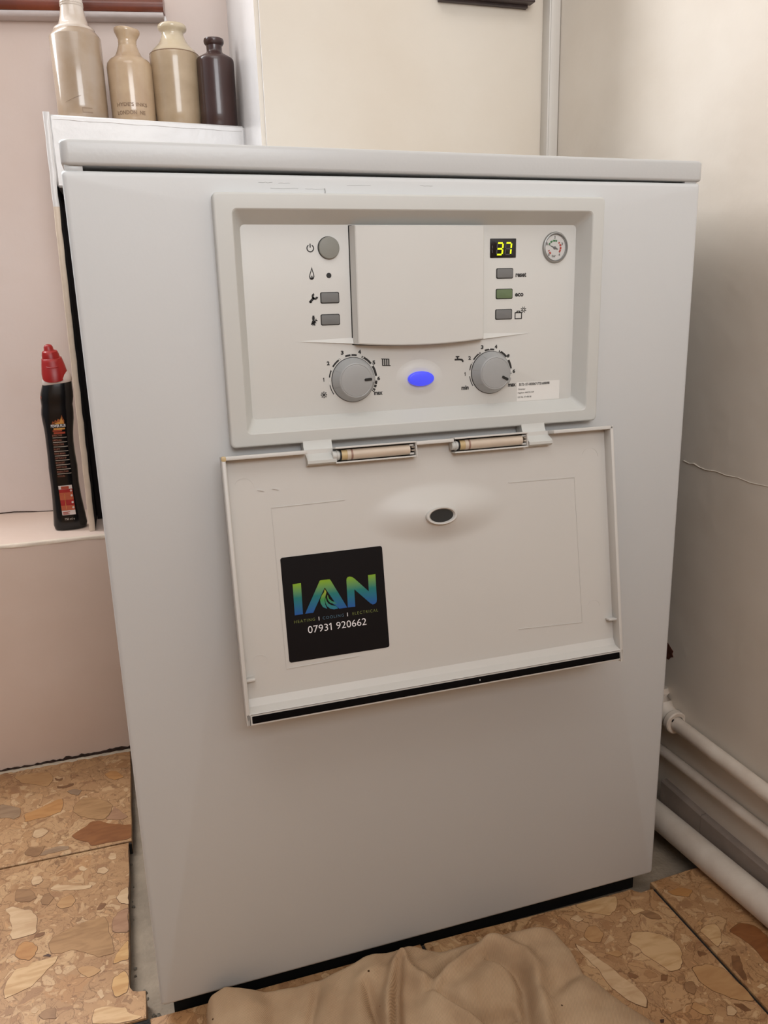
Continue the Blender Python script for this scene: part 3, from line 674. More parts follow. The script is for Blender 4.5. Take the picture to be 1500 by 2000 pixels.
# ------------------------------------------------------------------ the boiler
boiler = thing('boiler', 'white floor-standing boiler with its control flap hanging open', 'boiler', (0.30, 0.22, 0.0))
def B(name, g, m, parent=None, **k): return obj(name, g, m, parent or boiler, **k)

# body
B('casing', plainbox(0.006, 0.594, 0.030, 0.430, 0.012, 0.8285), M['steel'], smooth=False)
B('plinth', box(0.012, 0.588, 0.022, 0.425, -0.0200, 0.0118), M['black'])
# front panel with the opening for the controls
def rr(x0, x1, z0, z1, r, y, n=5): return [(a, y, b) for a, b in rrect(x0, x1, z0, z1, r, n)]
PX0, PX1, PZ0, PZ1 = 0.0, 0.6, 0.0150, 0.8272
rings = [rr(0.128, 0.472, 0.608, 0.800, 0.004, 0.026), rr(PX0+0.001, PX1-0.001, PZ0, PZ1, 0.003, 0.026)]
for k in range(5):
    t = math.pi/2*k/4; i = 0.0045*(1-math.cos(t)); d = 0.0045*(1-math.sin(t))
    rings.append(rr(PX0+i, PX1-i, PZ0+i, PZ1-i, 0.003, d))
rings += [rr(0.128, 0.472, 0.608, 0.800, 0.004, 0.0), rr(0.128, 0.472, 0.608, 0.800, 0.004, 0.026)]
B('front_panel', loft(rings, False, False), M['enamel'])
# scratches near the top edge of the front panel
random.seed(9)
for x, z, l in ((0.155, 0.8205, 0.012), (0.172, 0.8203, 0.010), (0.165, 0.8160, 0.024), (0.195, 0.8158, 0.018), (0.232, 0.8195, 0.022), (0.300, 0.8200, 0.012)):
    B('scratch_mark', tube([(x+l*i/6, -0.00003, z+random.uniform(-0.0003, 0.0003)) for i in range(7)], 0.00012, 4), M['knob'])
B('scratch_mark', tube([(0.2120, -0.0001, 0.8165), (0.2126, -0.0001, 0.8140), (0.2122, -0.0001, 0.8120)], 0.0005, 5), M['knob'])
# lid with a bull-nosed front edge
lid = []
for k in range(5):
    t = math.pi/2*(4-k)/4; i = 0.0025*(1-math.cos(t)); d = 0.0025*(1-math.sin(t)); lid.append((i, 0.8312+d))
for k in range(7):
    t = math.pi/2*k/6; i = 0.0032*(1-math.cos(t)); d = 0.0032*(1-math.sin(t)); lid.append((i, 0.8505-d))
def lidring(i, z):
    o = []
    for a, b in rrect(0.0006+i, 0.6030-i, 0.0005+i, 0.440, 0.007, 6): o.append((a, b, z-0.0026*(a/0.6)))
    return o
B('lid', loft([lidring(i, z) for i, z in lid]), M['lid'], ang=40)
for x in (0.0095, 0.5905):
    B('lid_pad', box(x-0.007, x+0.007, 0.004, 0.020, 0.8262, 0.8320), M['lid'])

# bezel around the controls
bz = [rr(0.1146, 0.4834, 0.5982, 0.8112, 0.004, 0.0002), rr(0.1146, 0.4834, 0.5982, 0.8112, 0.004, -0.0100)]
for k in range(1, 7):
    t = math.pi/2*k/6; i = 0.0020*(1-math.cos(t)); d = 0.0020*(1-math.sin(t)); bz.append(rr(0.1146+i, 0.4834-i, 0.5982+i, 0.8112-i, 0.004, -0.012+d))
bz += [rr(0.1292, 0.4710, 0.6094, 0.7988, 0.0045, -0.012), rr(0.1300, 0.4702, 0.6103, 0.7979, 0.0042, -0.0113), rr(0.1375, 0.4628, 0.6203, 0.7874, 0.004, 0.0050), rr(0.1375, 0.4628, 0.6203, 0.7874, 0.004, 0.0085)]
bezel = B('control_bezel', loft(bz, False, False), M['bezel'], ang=18)
for x0, x1 in ((0.1788, 0.2055), (0.3985, 0.4238)):
    prof = [(-0.0119, 0.6005), (0.0000, 0.6005), (-0.0030, 0.5880), (-0.0100, 0.5815), (-0.0205, 0.5793), (-0.0270, 0.5800), (-0.0298, 0.5822), (-0.0296, 0.5848), (-0.0268, 0.5868), (-0.0210, 0.5886), (-0.0160, 0.5915), (-0.0132, 0.5955), (-0.0122, 0.5990)]
    g = loft([[(x, y, z) for y, z in prof] for x in (x0, x0+0.0004, x1-0.0004, x1)])
    B('hinge_bracket', g, M['bezel'], bezel, ang=40)
B('screw_mark', disc_y(0.4085, 0.5950, 0.0011, -0.0120, -0.0124, 16), M['knob'], bezel)

# control panel plate
YP = 0.0050
cp = B('control_panel', slab(0.1368, 0.4634, 0.6196, 0.7880, 0.0150, YP, 0.003, 0.0008), M['panel'])
B('panel_gap', loft([rr(0.1371, 0.4631, 0.6199, 0.7877, 0.003, 0.0072), rr(0.1340, 0.4660, 0.6180, 0.7900, 0.003, 0.0072)], False, False), M['black'], cp, smooth=False)
# cover in the middle: bowed front, curved lower edge, tapered sides
X0, X1, Z1 = 0.2362, 0.3612, 0.7862
n = 24; rings = []
def zb(s): return 0.6836-0.0029*(1-(2*s-1)**2)
for y, ins in ((YP-0.0005, -0.0022), (-0.0028, 0.0), (-0.0046, 0.0004), (-0.0052, 0.0014)):
    ring = []
    for k in range(n+1):
        s = k/n; ring.append((X0+ins+(X1-X0-2*ins)*s, y-(0.0022*(1-(2*s-1)**2) if y < 0 else 0), zb(s)+max(ins, 0)*0.8))
    for k in range(n, -1, -1):
        s = k/n; ring.append((X0+ins+(X1-X0-2*ins)*s, y-(0.0022*(1-(2*s-1)**2) if y < 0 else 0), Z1-max(ins, 0)*0.5))
    rings.append(ring)
B('blank_cover', loft(rings), M['panel'], cp, ang=30)
gp_ = [(X0-0.0030+(X1-X0+0.0060)*k/n, zb(k/n)-0.0007) for k in range(n+1)]+[(X1+0.0030, 0.7868), (X0-0.0030, 0.7868)]
B('cover_gap', prism(gp_, lambda a, b: (a, YP+0.0006, b), lambda a, b: (a, YP-0.0003, b)), M['black'], cp, smooth=False)
# the two tapering ridges beside the cover
def wing(xt, xb, zt_, zb0, zb1):
    return ([(xt, YP-0.0001, zt_), (xb, YP-0.0001, zb1), (xb, YP-0.0001, zb0), (xb, YP-0.0024, zb0+0.0006), (xb, YP+0.001, zb0)], [(0, 1, 3), (0, 3, 2), (1, 2, 3), (0, 4, 1), (0, 2, 4), (1, 4, 2)])
B('cover_ridge', wing(0.1800, 0.2340, 0.6880, 0.6835, 0.6895), M['panel'], cp, smooth=False)
B('cover_ridge', wing(0.4160, 0.3640, 0.6872, 0.6828, 0.6886), M['panel'], cp, smooth=False)
# buttons
def surround(x0, x1, z0, z1, r):
    return slab(x0-0.0005, x1+0.0005, z0-0.0005, z1+0.0005, YP+0.001, YP-0.0001, r)
B('button_gap', disc_y(0.2144, 0.7680, 0.0097, YP+0.001, YP-0.0001, 40), M['print'], cp)
B('power_button', disc_y(0.2148, 0.7679, 0.0094, YP, YP-0.0026, 40, 0.0008), M['round_button'], cp)
B('indicator_hole', disc_y(0.2139, 0.7445, 0.0023, YP+0.001, YP-0.0002, 24), M['pointer'], cp)
for x0, x1, z0, z1, mm in ((0.2056, 0.2222, 0.7208, 0.7297, 'button'), (0.2051, 0.2220, 0.7016, 0.7105, 'button'),
                           (0.3784, 0.3953, 0.7393, 0.7480, 'button'), (0.3781, 0.3950, 0.7204, 0.7291, 'eco'), (0.3777, 0.3948, 0.7012, 0.7101, 'button')):
    B('button_gap', surround(x0, x1, z0, z1, 0.0014), M['print'], cp)
    b = B('push_button', slab(x0+0.0002, x1-0.0002, z0+0.0002, z1-0.0002, YP, YP-0.0011, 0.0013, 0.0004), M[mm], cp)
    if mm == 'eco': b['label'] = 'green lit push button'

# flat printing on the panel
def pr(v2, y=YP): return lambda a, b, c=0: (a, y-0.00025, b)
def prints(name, polys, parent=cp, m='print', y=YP):
    gs = [prism(p, lambda a, b: (a, y+0.0003, b), lambda a, b: (a, y-0.00022, b)) for p in polys]
    return B(name, join(*gs), M[m], parent, smooth=False)
def ptext(body, x, z, w, h, bold=0.0, parent=cp, m='print', y=YP, ital=0.0):
    v, f = fit_text(body, w, h, bold)
    return B('printed_text', ([(a+x+ital*b, y-0.00022, b+z) for a, b, c in v], f), M[m], parent, smooth=False, clean=False)
def one(x, z, h): return [(x+0.00045, z-h/2), (x+0.00045, z+h/2), (x+0.00005, z+h/2), (x-0.00075, z+h*0.26), (x-0.00075, z+h*0.12), (x-0.00015, z+h*0.22), (x-0.00015, z-h/2)]
def rect(x0, x1, z0, z1): return [(x0, z0), (x1, z0), (x1, z1), (x0, z1)]
def bar(x0, z0, x1, z1, w):
    d = math.hypot(x1-x0, z1-z0); nx, nz = -(z1-z0)/d*w/2, (x1-x0)/d*w/2
    return [(x0+nx, z0+nz), (x0-nx, z0-nz), (x1-nx, z1-nz), (x1+nx, z1+nz)]
prints('power_symbol', [arc_pts(0.1981, 0.7677, 0.0025, 0.0034, 120, 420, 24), rect(0.19765, 0.19855, 0.7682, 0.7716)])
# flame
fo = [(0.1986, 0.7522), (0.1994, 0.7490), (0.2003, 0.7462), (0.2006, 0.7438), (0.2000, 0.7419), (0.1987, 0.7411), (0.1973, 0.7411), (0.1962, 0.7420), (0.1959, 0.7438), (0.1965, 0.7462), (0.1976, 0.7490)]
fi = [(0.1984+(a-0.1984)*0.62, 0.7455+(b-0.7455)*0.66) for a, b in fo]
prints('flame_symbol', [[fo[i], fo[(i+1) % len(fo)], fi[(i+1) % len(fo)], fi[i]] for i in range(len(fo))] + [bar(0.1984, 0.7445, 0.1976, 0.7415, 0.0006), bar(0.1984, 0.7445, 0.1992, 0.7415, 0.0006)])
prints('spanner_symbol', [bar(0.1953, 0.7216, 0.1994, 0.7258, 0.0021), arc_pts(0.2003, 0.7268, 0.0012, 0.0030, 110, 345, 14), [(0.1948, 0.7211), (0.1975, 0.7213), (0.1962, 0.7229)]])
prints('engineer_symbol', [rect(0.1971, 0.1989, 0.7083, 0.7101), rect(0.1966, 0.1994, 0.7078, 0.7084), arc_pts(0.1980, 0.7070, 0.0, 0.0012, 0, 350, 10), [(0.1970, 0.7060), (0.1991, 0.7060), (0.1994, 0.7020), (0.1968, 0.7020)],
        bar(0.1972, 0.7055, 0.1958, 0.7022, 0.0008), bar(0.1990, 0.7050, 0.2003, 0.7034, 0.0008), bar(0.1957, 0.7022, 0.2008, 0.7062, 0.0008), arc_pts(0.2008, 0.7063, 0.0005, 0.0011, 100, 340, 8), rect(0.1968, 0.1976, 0.7013, 0.7021), rect(0.1984, 0.1994, 0.7013, 0.7021)])
ptext('reset', 0.4041, 0.7422, 0.0114, 0.0042, 0.035)
ptext('eco', 0.4026, 0.7236, 0.0090, 0.0032, 0.035)
prints('suitcase_symbol', [bar(0.3985, 0.7068, 0.4055, 0.7068, 0.0009), bar(0.3985, 0.7012, 0.4055, 0.7012, 0.0009), bar(0.3985, 0.7009, 0.3985, 0.7071, 0.0009), bar(0.4055, 0.7009, 0.4055, 0.7071, 0.0009),
        bar(0.4005, 0.7068, 0.4005, 0.7083, 0.0009), bar(0.4035, 0.7068, 0.4035, 0.7083, 0.0009), bar(0.4003, 0.7083, 0.4037, 0.7083, 0.0009)])
prints('sun_symbol', [arc_pts(0.4075, 0.7095, 0.0010, 0.0016, 0, 359, 16)]+[bar(0.4075+0.0018*math.cos(t), 0.7095+0.0018*math.sin(t), 0.4075+0.0030*math.cos(t), 0.7095+0.0030*math.sin(t), 0.0006) for t in [math.radians(22.5+45*k) for k in range(8)]])
# radiator and tap symbols
prints('radiator_symbol', [bar(0.2608, 0.6690, 0.2682, 0.6684, 0.0007)]+[rect(0.2622+0.0020*k-0.0006, 0.2622+0.0020*k+0.0006, 0.6626, 0.6686) for k in range(4)]+[bar(0.2618, 0.6628, 0.2698, 0.6624, 0.0007)])
prints('tap_symbol', [[(0.3349, 0.6656), (0.3400, 0.6656), (0.3428, 0.6652), (0.3440, 0.6640), (0.3442, 0.6622), (0.3428, 0.6622), (0.3422, 0.6634), (0.3405, 0.6640), (0.3349, 0.6640)], rect(0.3372, 0.3386, 0.6656, 0.6672), rect(0.3360, 0.3398, 0.6670, 0.6682)])

# dials printed round each knob
def dial(cx, cz, names, segs, R=0.0226):
    prints('dial_scale', [arc_pts(cx, cz, R-w*0.62, R+w*0.62, a0, a1, 8) for a0, a1, w in segs])
    for s, a, rr_, w, h in names:
        if s == '1': prints('printed_text', [one(cx+rr_*math.cos(math.radians(a)), cz+rr_*math.sin(math.radians(a)), h)]); continue
        ptext(s, cx+rr_*math.cos(math.radians(a)), cz+rr_*math.sin(math.radians(a)), w*1.08, h, 0.05)
    for k in range(9):
        a = math.radians(215-30.5*k); B('dial_dot', disc_y(cx+0.0226*math.cos(a), cz+0.0226*math.sin(a), 0.0006, YP+0.0003, YP-0.0003, 10), M['dial'], cp)
K1 = (0.2328, 0.6512); K2 = (0.3727, 0.6508)
dial(*K1, [('1', 177, 0.0279, 0.0013, 0.0036), ('2', 145, 0.0281, 0.0024, 0.0036), ('3', 110.5, 0.0268, 0.0025, 0.0037), ('4', 74, 0.0262, 0.0026, 0.0037), ('5', 35.5, 0.0254, 0.0025, 0.0037), ('6', 0, 0.0250, 0.0025, 0.0037)],
     [(215, 190, 0.0006), (172, 158, 0.0009), (158, 153, 0.0010), (146, 121, 0.0012), (107, 79, 0.0013), (66, 38, 0.0015), (32, 6, 0.0017), (-5, -13, 0.0019), (-15, -21, 0.0019), (-24, -32, 0.0019)])
ptext('max', 0.2571, 0.6372, 0.0084, 0.0031, 0.04)
sn = []
for k in range(4):
    t = math.radians(45*k); sn.append(bar(0.2045-0.0030*math.cos(t), 0.6388-0.0030*math.sin(t), 0.2045+0.0030*math.cos(t), 0.6388+0.0030*math.sin(t), 0.0005))
for k in range(8):
    t = math.radians(45*k); px, pz = 0.2045+0.0021*math.cos(t), 0.6388+0.0021*math.sin(t)
    for s in (-1, 1): sn.append(bar(px, pz, px+0.0010*math.cos(t+s*0.7), pz+0.0010*math.sin(t+s*0.7), 0.0003))
prints('frost_symbol', sn)
dial(*K2, [('1', 180.5, 0.0270, 0.0013, 0.0036), ('2', 146, 0.0268, 0.0024, 0.0036), ('3', 110, 0.0262, 0.0025, 0.0037), ('4', 77, 0.0252, 0.0026, 0.0037), ('6', 0, 0.0254, 0.0025, 0.0037)],
     [(213, 187, 0.0006), (172, 152, 0.0007), (144, 119, 0.0011), (106, 80, 0.0013), (66, 40, 0.0016), (30, 7, 0.0017), (-4, -6, 0.0012)], 0.0222)
ptext('e', 0.3916, 0.6660, 0.0030, 0.0034, 0.03, ital=0.25)
ptext('max', 0.3961, 0.6372, 0.0084, 0.0031, 0.04)
ptext('min', 0.3457, 0.6375, 0.0076, 0.0041, 0.04)
# blue status lamp in a soft raised halo
h = []
for k, (s, d) in enumerate(((1.10, 0.00002), (1.0, 0.0002), (0.9, 0.0006), (0.8, 0.0011), (0.72, 0.0015), (0.62, 0.0017))):
    h.append([(0.2985+0.0215*s*math.cos(2*math.pi*i/48), YP-d, 0.6490+0.0155*s*math.sin(2*math.pi*i/48)+0.0018*(s-0.6)) for i in range(48)])
B('lamp_halo', loft(h, True, True), M['panel'], cp, ang=60)
B('status_lamp', disc_y(0.2990, 0.6489, 0.0130, YP-0.0015, YP-0.0054, 48, 0.0014, 0.0070), M['blue'], cp)
# paper label at the lower right
lab = B('paper_label', slab(0.4017, 0.4493, 0.6206, 0.6394, YP+0.0003, YP-0.0002, 0.0004), M['paper'], cp)
ptext('5572-137-000067-7731600098', 0.4208, 0.6372, 0.0340, 0.0027, 0.02, y=YP-0.0003)
ptext('Greenstar', 0.4070, 0.6327, 0.0078, 0.0018, 0.0, y=YP-0.0003)
ptext('Highflow 440CDi G/P', 0.4117, 0.6288, 0.0176, 0.0020, 0.0, y=YP-0.0003)
ptext('GC No. 47-406-86', 0.4102, 0.6248, 0.0150, 0.0018, 0.0, y=YP-0.0003)

# rotary knobs
def knob(cx, cz, ang):
    n = 64
    lv = [(0.0202, YP), (0.0202, YP-0.0015), (0.0196, YP-0.0022), (0.0163, -0.0062), (0.0157, -0.0069), (0.0150, -0.0072), (0.0143, -0.0069)]
    rings = [[(cx+r*math.cos(2*math.pi*k/n), y, cz+r*math.sin(2*math.pi*k/n)) for k in range(n)] for r, y in lv]
    kb = B('control_knob', loft(rings), M['knob'], ang=30)
    B('knob_shadow_gap', disc_y(cx, cz, 0.0207, YP+0.0004, YP-0.0006, 48), M['print'], kb)
    B('knob_cap', disc_y(cx, cz, 0.0145, -0.0064, -0.0073, 48, 0.0005), M['knob'], kb)
    # fine ribs down the skirt
    ca, sa = math.cos(math.radians(ang)), math.sin(math.radians(ang))
    for a in (100, 148, 196, 244):
        t = math.radians(a+ang); c, s = math.cos(t), math.sin(t)
        g = loft([[(cx+r*c-w*s, y, cz+r*s+w*c) for w, y in ((-0.0003, y0+0.0004), (0.0003, y0+0.0004), (0.0003, y0-0.0003), (-0.0003, y0-0.0003))] for r, y0 in ((0.0197, YP-0.0020), (0.0163, -0.0060))])
        B('knob_rib', g, M['knob'], kb, smooth=False)
    pts = rrect(0.0076, 0.0148, -0.0012, 0.0012, 0.0011, 4)
    f = lambda y: (lambda a, b: (cx+a*ca-b*sa, y, cz+a*sa+b*ca))
    B('pointer', prism(pts, f(-0.0067), f(-0.0079)), M['pointer'], kb, smooth=False)
    nub = rrect(0.0145, 0.0193, -0.0034, 0.0034, 0.0015, 3)
    B('knob_tip', loft([[f(y)(a-i, b*(1-i*40)) for a, b in nub] for y, i in ((YP-0.001, 0.0), (-0.0046, 0.0006), (-0.0066, 0.0022))]), M['knob'], kb)
knob(*K1, 3); knob(*K2, -27)

# temperature display showing 37
disp = B('temperature_display', slab(0.3713, 0.3983, 0.7579, 0.7753, YP+0.001, YP-0.0006, 0.0006, 0.0003), M['screen'])
def seg7(cx, cz, on, w=0.0058, hh=0.0104, sl=0.10, t=0.00115):
    x0, x1 = -w/2, w/2; z = hh/2; e = 0.0006
    S7 = {'a': (x0+e, z, x1-e, z), 'g': (x0+e, 0, x1-e, 0), 'd': (x0+e, -z, x1-e, -z), 'f': (x0, z-e, x0, e), 'b': (x1, z-e, x1, e), 'e': (x0, -e, x0, -z+e), 'c': (x1, -e, x1, -z+e)}
    for k, (a0, b0, a1, b1) in S7.items():
        q = [(cx+a+sl*b, cz+b) for a, b in bar(a0, b0, a1, b1, t*(1.25 if k in on else 0.8))]
        g = prism(q, lambda a, b: (a, YP-0.0003, b), lambda a, b: (a, YP-0.0008, b))
        B('digit_segment', g, M['seg_on' if k in on else 'seg_off'], disp, smooth=False)
seg7(0.3812, 0.7660, 'abgcd'); seg7(0.3900, 0.7661, 'abc')
for q in (bar(0.3735, 0.7690, 0.3738, 0.7664, 0.0007), bar(0.3733, 0.7655, 0.3736, 0.7625, 0.0007), bar(0.3850, 0.7608, 0.3855, 0.7608, 0.0007), bar(0.3937, 0.7609, 0.3942, 0.7609, 0.0007)):
    B('digit_segment', prism(q, lambda a, b: (a, YP-0.0003, b), lambda a, b: (a, YP-0.0008, b)), M['seg_off'], disp, smooth=False)

# pressure gauge
gx, gz = 0.4401, 0.7670
gl = [(0.0136, YP+0.001), (0.0136, YP-0.0012), (0.0130, YP-0.0022), (0.0122, YP-0.0024), (0.0116, YP-0.0018), (0.0113, YP+0.0006)]
gauge = B('pressure_gauge', loft([[(gx+r*math.cos(2*math.pi*k/56), y, gz+1.06*r*math.sin(2*math.pi*k/56)) for k in range(56)] for r, y in gl]), M['chrome'])
B('gauge_dial', disc_y(gx, gz, 0.0112, YP+0.001, YP-0.0002, 48, rz=0.0118), M['dial'], gauge)
B('dial_shadow_ring', loft([[(gx+r*math.cos(2*math.pi*k/48), y, gz+1.06*r*math.sin(2*math.pi*k/48)) for k in range(48)] for r, y in ((0.0122, YP-0.0024), (0.0118, YP-0.0026), (0.0114, YP-0.0021))], False, False), M['button'], gauge)
def gp(name, polys, m): prints(name, polys, gauge, m, YP-0.0004)
def garc(a0, a1): return arc_pts(gx-0.0006, gz-0.0004, 0.0058, 0.0074, a0, a1, 8)
gp('green_mark', [garc(152, 140), garc(132, 112), garc(104, 84), garc(80, 68)], 'green')
gp('red_mark', [garc(234, 216), garc(208, 200), garc(48, 38), garc(30, 12), garc(8, -12), garc(-16, -38)], 'red_mark')
for s, a, rr_ in (('0', 228, 0.0092), ('1', 158, 0.0090), ('2', 90, 0.0093), ('3', 22, 0.0086), ('4', -52, 0.0086)):
    ptext(s, gx-0.0006+rr_*math.cos(math.radians(a)), gz+rr_*math.sin(math.radians(a)), 0.0010 if s == '1' else 0.0016, 0.0024, 0.0, gauge, 'print', YP-0.0004)
ptext('bar', gx-0.0012, gz-0.0078, 0.0042, 0.0024, 0.0, gauge, 'print', YP-0.0004)
nd = math.radians(157); c, s = math.cos(nd), math.sin(nd); nx, nz = gx-0.0004, gz-0.0004
gp('needle', [[(nx+0.0082*c, nz+0.0082*s), (nx-0.0007*s, nz+0.0007*c), (nx-0.0036*c-0.0006*s, nz-0.0036*s+0.0006*c), (nx-0.0036*c+0.0006*s, nz-0.0036*s-0.0006*c), (nx+0.0007*s, nz-0.0007*c)]], 'button')
B('needle_hub', disc_y(nx, nz, 0.0014, YP, YP-0.0012, 20, 0.0003), M['button'], gauge)
B('gauge_glass', disc_y(gx, gz, 0.0114, YP-0.0016, YP-0.0019, 40, rz=0.0120), M['glass'], gauge)

# ------------------------------------------------------------------ the hanging control flap (u to the right, v down the flap, h towards the room)
FA = Vector((0.0, -0.031, 0.595)); FV = Vector((0, -0.1583, -0.9874)); FN = Vector((0, -0.9874, 0.1583))
def fl(u, v, h=0.0):
    p = FA+FV*v+FN*h; return (u, p.y, p.z)
HF = -0.0120
def fbox(u0, u1, v0, v1, h0, h1, rc=0.0006, re=0.0006): return xf(box(u0, u1, v0, v1, h0, h1, rc, re), fl)
# floor of the flap with the bulge behind its handle
nu, nv = 110, 70; V = []; F = []
U0, U1, V0, V1 = 0.1032, 0.4906, 0.0002, 0.2400
def bump(u, v):
    e = math.hypot((u-0.3018)/0.072, (v-0.0690)/0.0285)
    if e >= 1: b = 0.0
    else: b = 0.0085*(0.5+0.5*math.cos(math.pi*e))**0.8
    return b
for j in range(nv+1):
    for i in range(nu+1):
        u = U0+(U1-U0)*i/nu; v = V0+(V1-V0)*j/nv; V.append(fl(u, v, HF+bump(u, v)))
for j in range(nv):
    for i in range(nu):
        a = j*(nu+1)+i; F.append((a, a+1, a+nu+2, a+nu+1))
nb = len(V)
for j in (0, nv):
    for i in (0, nu): V.append(fl(U0+(U1-U0)*i/nu, V0+(V1-V0)*j/nv, HF-0.0028))
F.append((nb, nb+1, nb+3, nb+2))
F.append(tuple(list(range(0, nu+1))+[nb+1, nb])); F.append(tuple([nv*(nu+1)+i for i in range(nu+1)]+[nb+3, nb+2]))
F.append(tuple([j*(nu+1) for j in range(nv+1)]+[nb+2, nb])); F.append(tuple([j*(nu+1)+nu for j in range(nv+1)]+[nb+3, nb+1]))
flap = B('control_flap', (V, F), M['flap'], ang=50)
FLP = lambda name, g, m='flap', **k: B(name, g, M[m], flap, **k)
FLP('side_rim', fbox(0.1032, 0.1066, 0.0, 0.2405, HF-0.0020, 0.0))
FLP('side_rim', fbox(0.4874, 0.4908, 0.0, 0.2425, HF-0.0020, 0.0))
for u0, u1 in ((0.1036, 0.1785), (0.2815, 0.3190), (0.4240, 0.4904)):
    FLP('top_rim', fbox(u0, u1, 0.0, 0.0034, HF-0.0010, 0.0))
# bottom rail carrying the foam seal
prof = [(0.2405, HF-0.002), (0.2405, -0.0004), (0.2400, 0.0), (0.2302, 0.0), (0.2296, -0.0004), (0.2262, -0.0090), (0.2190, HF-0.0003), (0.2190, HF-0.002)]
FLP('bottom_rail', loft([[fl(u, v, h) for v, h in prof] for u in (0.1040, 0.1042, 0.4898, 0.4900)]), ang=30)
FLP('rail_groove', fbox(0.1072, 0.4868, 0.2303, 0.2307, -0.001, 0.0003, 0.0001, 0.0001), 'button')
FLP('end_slit', fbox(0.1062, 0.1067, 0.2312, 0.2402, -0.002, 0.0004, 0.0001, 0.0001), 'pointer')
FLP('end_slit', fbox(0.4872, 0.4875, 0.2320, 0.2400, -0.002, 0.0004, 0.0001, 0.0001), 'button')
FLP('foam_seal', fbox(0.1082, 0.4864, 0.2321, 0.2388, -0.002, 0.0006, 0.0006, 0.0004), 'seal')
FLP('seal_fleck', fbox(0.3290, 0.3298, 0.2345, 0.2362, 0.0, 0.0009, 0.0003, 0.0002), 'white_print')
# stop tabs inside the side rims
FLP('stop_tab', fbox(0.1060, 0.1150, 0.1995, 0.2020, HF, -0.0045))
FLP('stop_tab', fbox(0.4790, 0.4880, 0.1975, 0.1995, HF, -0.0035))
# hinge channels with the two damper tubes
def channel(u0, u1, mirror):
    uo, ui = (u0, u1) if not mirror else (u1, u0)
    s = 1 if not mirror else -1
    FLP('hinge_channel', fbox(min(uo, ui), max(uo, ui), -0.0006, 0.0010, HF, -0.0006, 0.0003, 0.0003))
    FLP('hinge_channel', fbox(min(uo, ui), max(uo, ui), 0.0128, 0.0142, HF, -0.0016, 0.0003, 0.0003))
    FLP('channel_end', fbox(min(ui, ui+s*0.0012), max(ui, ui+s*0.0012), -0.0004, 0.0142, HF, -0.0012, 0.0003, 0.0003))
    FLP('channel_bed', fbox(min(uo, ui), max(uo, ui), 0.0010, 0.0128, HF-0.0005, HF+0.0006, 0.0001, 0.0001), 'button')
    L = ui-uo
    def cyl(a, b, r0, r1=None, m='hinge_tube', name='damper_tube'):
        p = [fl(uo+L*a, 0.0070, -0.0062), fl(uo+L*b, 0.0070, -0.0062)]
        FLP(name, tube(p, [r0, r1 or r0], 24), m)
    cyl(0.075, 0.145, 0.0046, m='hinge_band', name='damper_band')
    cyl(0.145, 0.190, 0.0049)
    cyl(0.190, 0.215, 0.00495, m='hinge_stain', name='stained_ring')
    cyl(0.215, 0.93, 0.0049, 0.0047)
    cyl(-0.03, 0.055, 0.0040, m='bezel', name='hinge_pin'); cyl(0.020, 0.034, 0.0047, m='bezel', name='hinge_collar'); cyl(0.055, 0.075, 0.0047, m='pointer', name='hinge_washer')
    for k in range(8): 
        u = uo+L*(0.06+0.12*k); FLP('channel_nub', fbox(u-0.0007, u+0.0007, 0.0140, 0.0152, HF, HF+0.0030, 0.0004, 0.0004))
    for v in (0.0022, 0.0100):
        u = uo+L*0.955; FLP('tube_claw', fbox(u-0.0022, u+0.0022, v, v+0.0018, HF, -0.0030, 0.0005, 0.0005))
    for v in (0.0045, 0.0075):
        u = uo+L*0.975; FLP('tube_tooth', fbox(u-0.0014, u+0.0014, v, v+0.0010, HF, -0.0030, 0.0003, 0.0003), 'hinge_tube')
channel(0.2045, 0.2810, False); channel(0.3965, 0.3200, True)
# raised moulding lines
def line(u0, v0, u1, v1, w=0.0006):
    q = bar(u0, v0, u1, v1, w); FLP('moulding_line', prism(q, lambda a, b: fl(a, b, HF-0.0003), lambda a, b: fl(a, b, HF+0.0005)), smooth=False)
line(0.1442, 0.0488, 0.2120, 0.0483); line(0.1442, 0.0486, 0.1448, 0.1972); line(0.1446, 0.1972, 0.2132, 0.1960)
line(0.3780, 0.0476, 0.4510, 0.0488); line(0.4510, 0.0487, 0.4520, 0.1982); line(0.3800, 0.1948, 0.4522, 0.1982)
for u, v, r in ((0.1215, 0.0290, 0.0085), (0.4700, 0.0300, 0.0090), (0.1215, 0.1880, 0.0070), (0.4660, 0.1840, 0.0070)):
    q = arc_pts(u, v, r, r+0.0003, 200, 360, 12); FLP('ejector_ring', prism(q, lambda a, b: fl(a, b, HF-0.0002), lambda a, b: fl(a, b, HF+0.00025)), smooth=False)
for u in (0.133, 0.146):
    FLP('mould_tick', prism([(u, 0.032), (u+0.006, 0.0335), (u+0.004, 0.0318)], lambda a, b: fl(a, b, HF-0.0002), lambda a, b: fl(a, b, HF+0.0008)), smooth=False)
# oval lens in the handle bulge
n = 48; cu, cv = 0.3027, 0.0716; hb = HF+0.0090
def oval(s, h, du=0.0, dv=0.0): return [fl(cu+du+0.0158*s*math.cos(2*math.pi*k/n), cv+dv+0.0084*s*math.sin(2*math.pi*k/n), h) for k in range(n)]
FLP('oval_ring', loft([oval(1.03, hb-0.006), oval(1.0, hb+0.0012), oval(0.95, hb+0.0020), oval(0.84, hb+0.0019), oval(0.75, hb+0.0002), oval(0.74, hb-0.0016)], False, False))
FLP('oval_window', loft([oval(0.80, hb-0.0030), oval(0.80, hb-0.0004)]), 'dark_lens')
# yellowed chip at the top left corner
FLP('yellowed_corner', fbox(0.1029, 0.1072, -0.0004, 0.0042, -0.004, 0.0003, 0.0012, 0.0008), 'hinge_band')

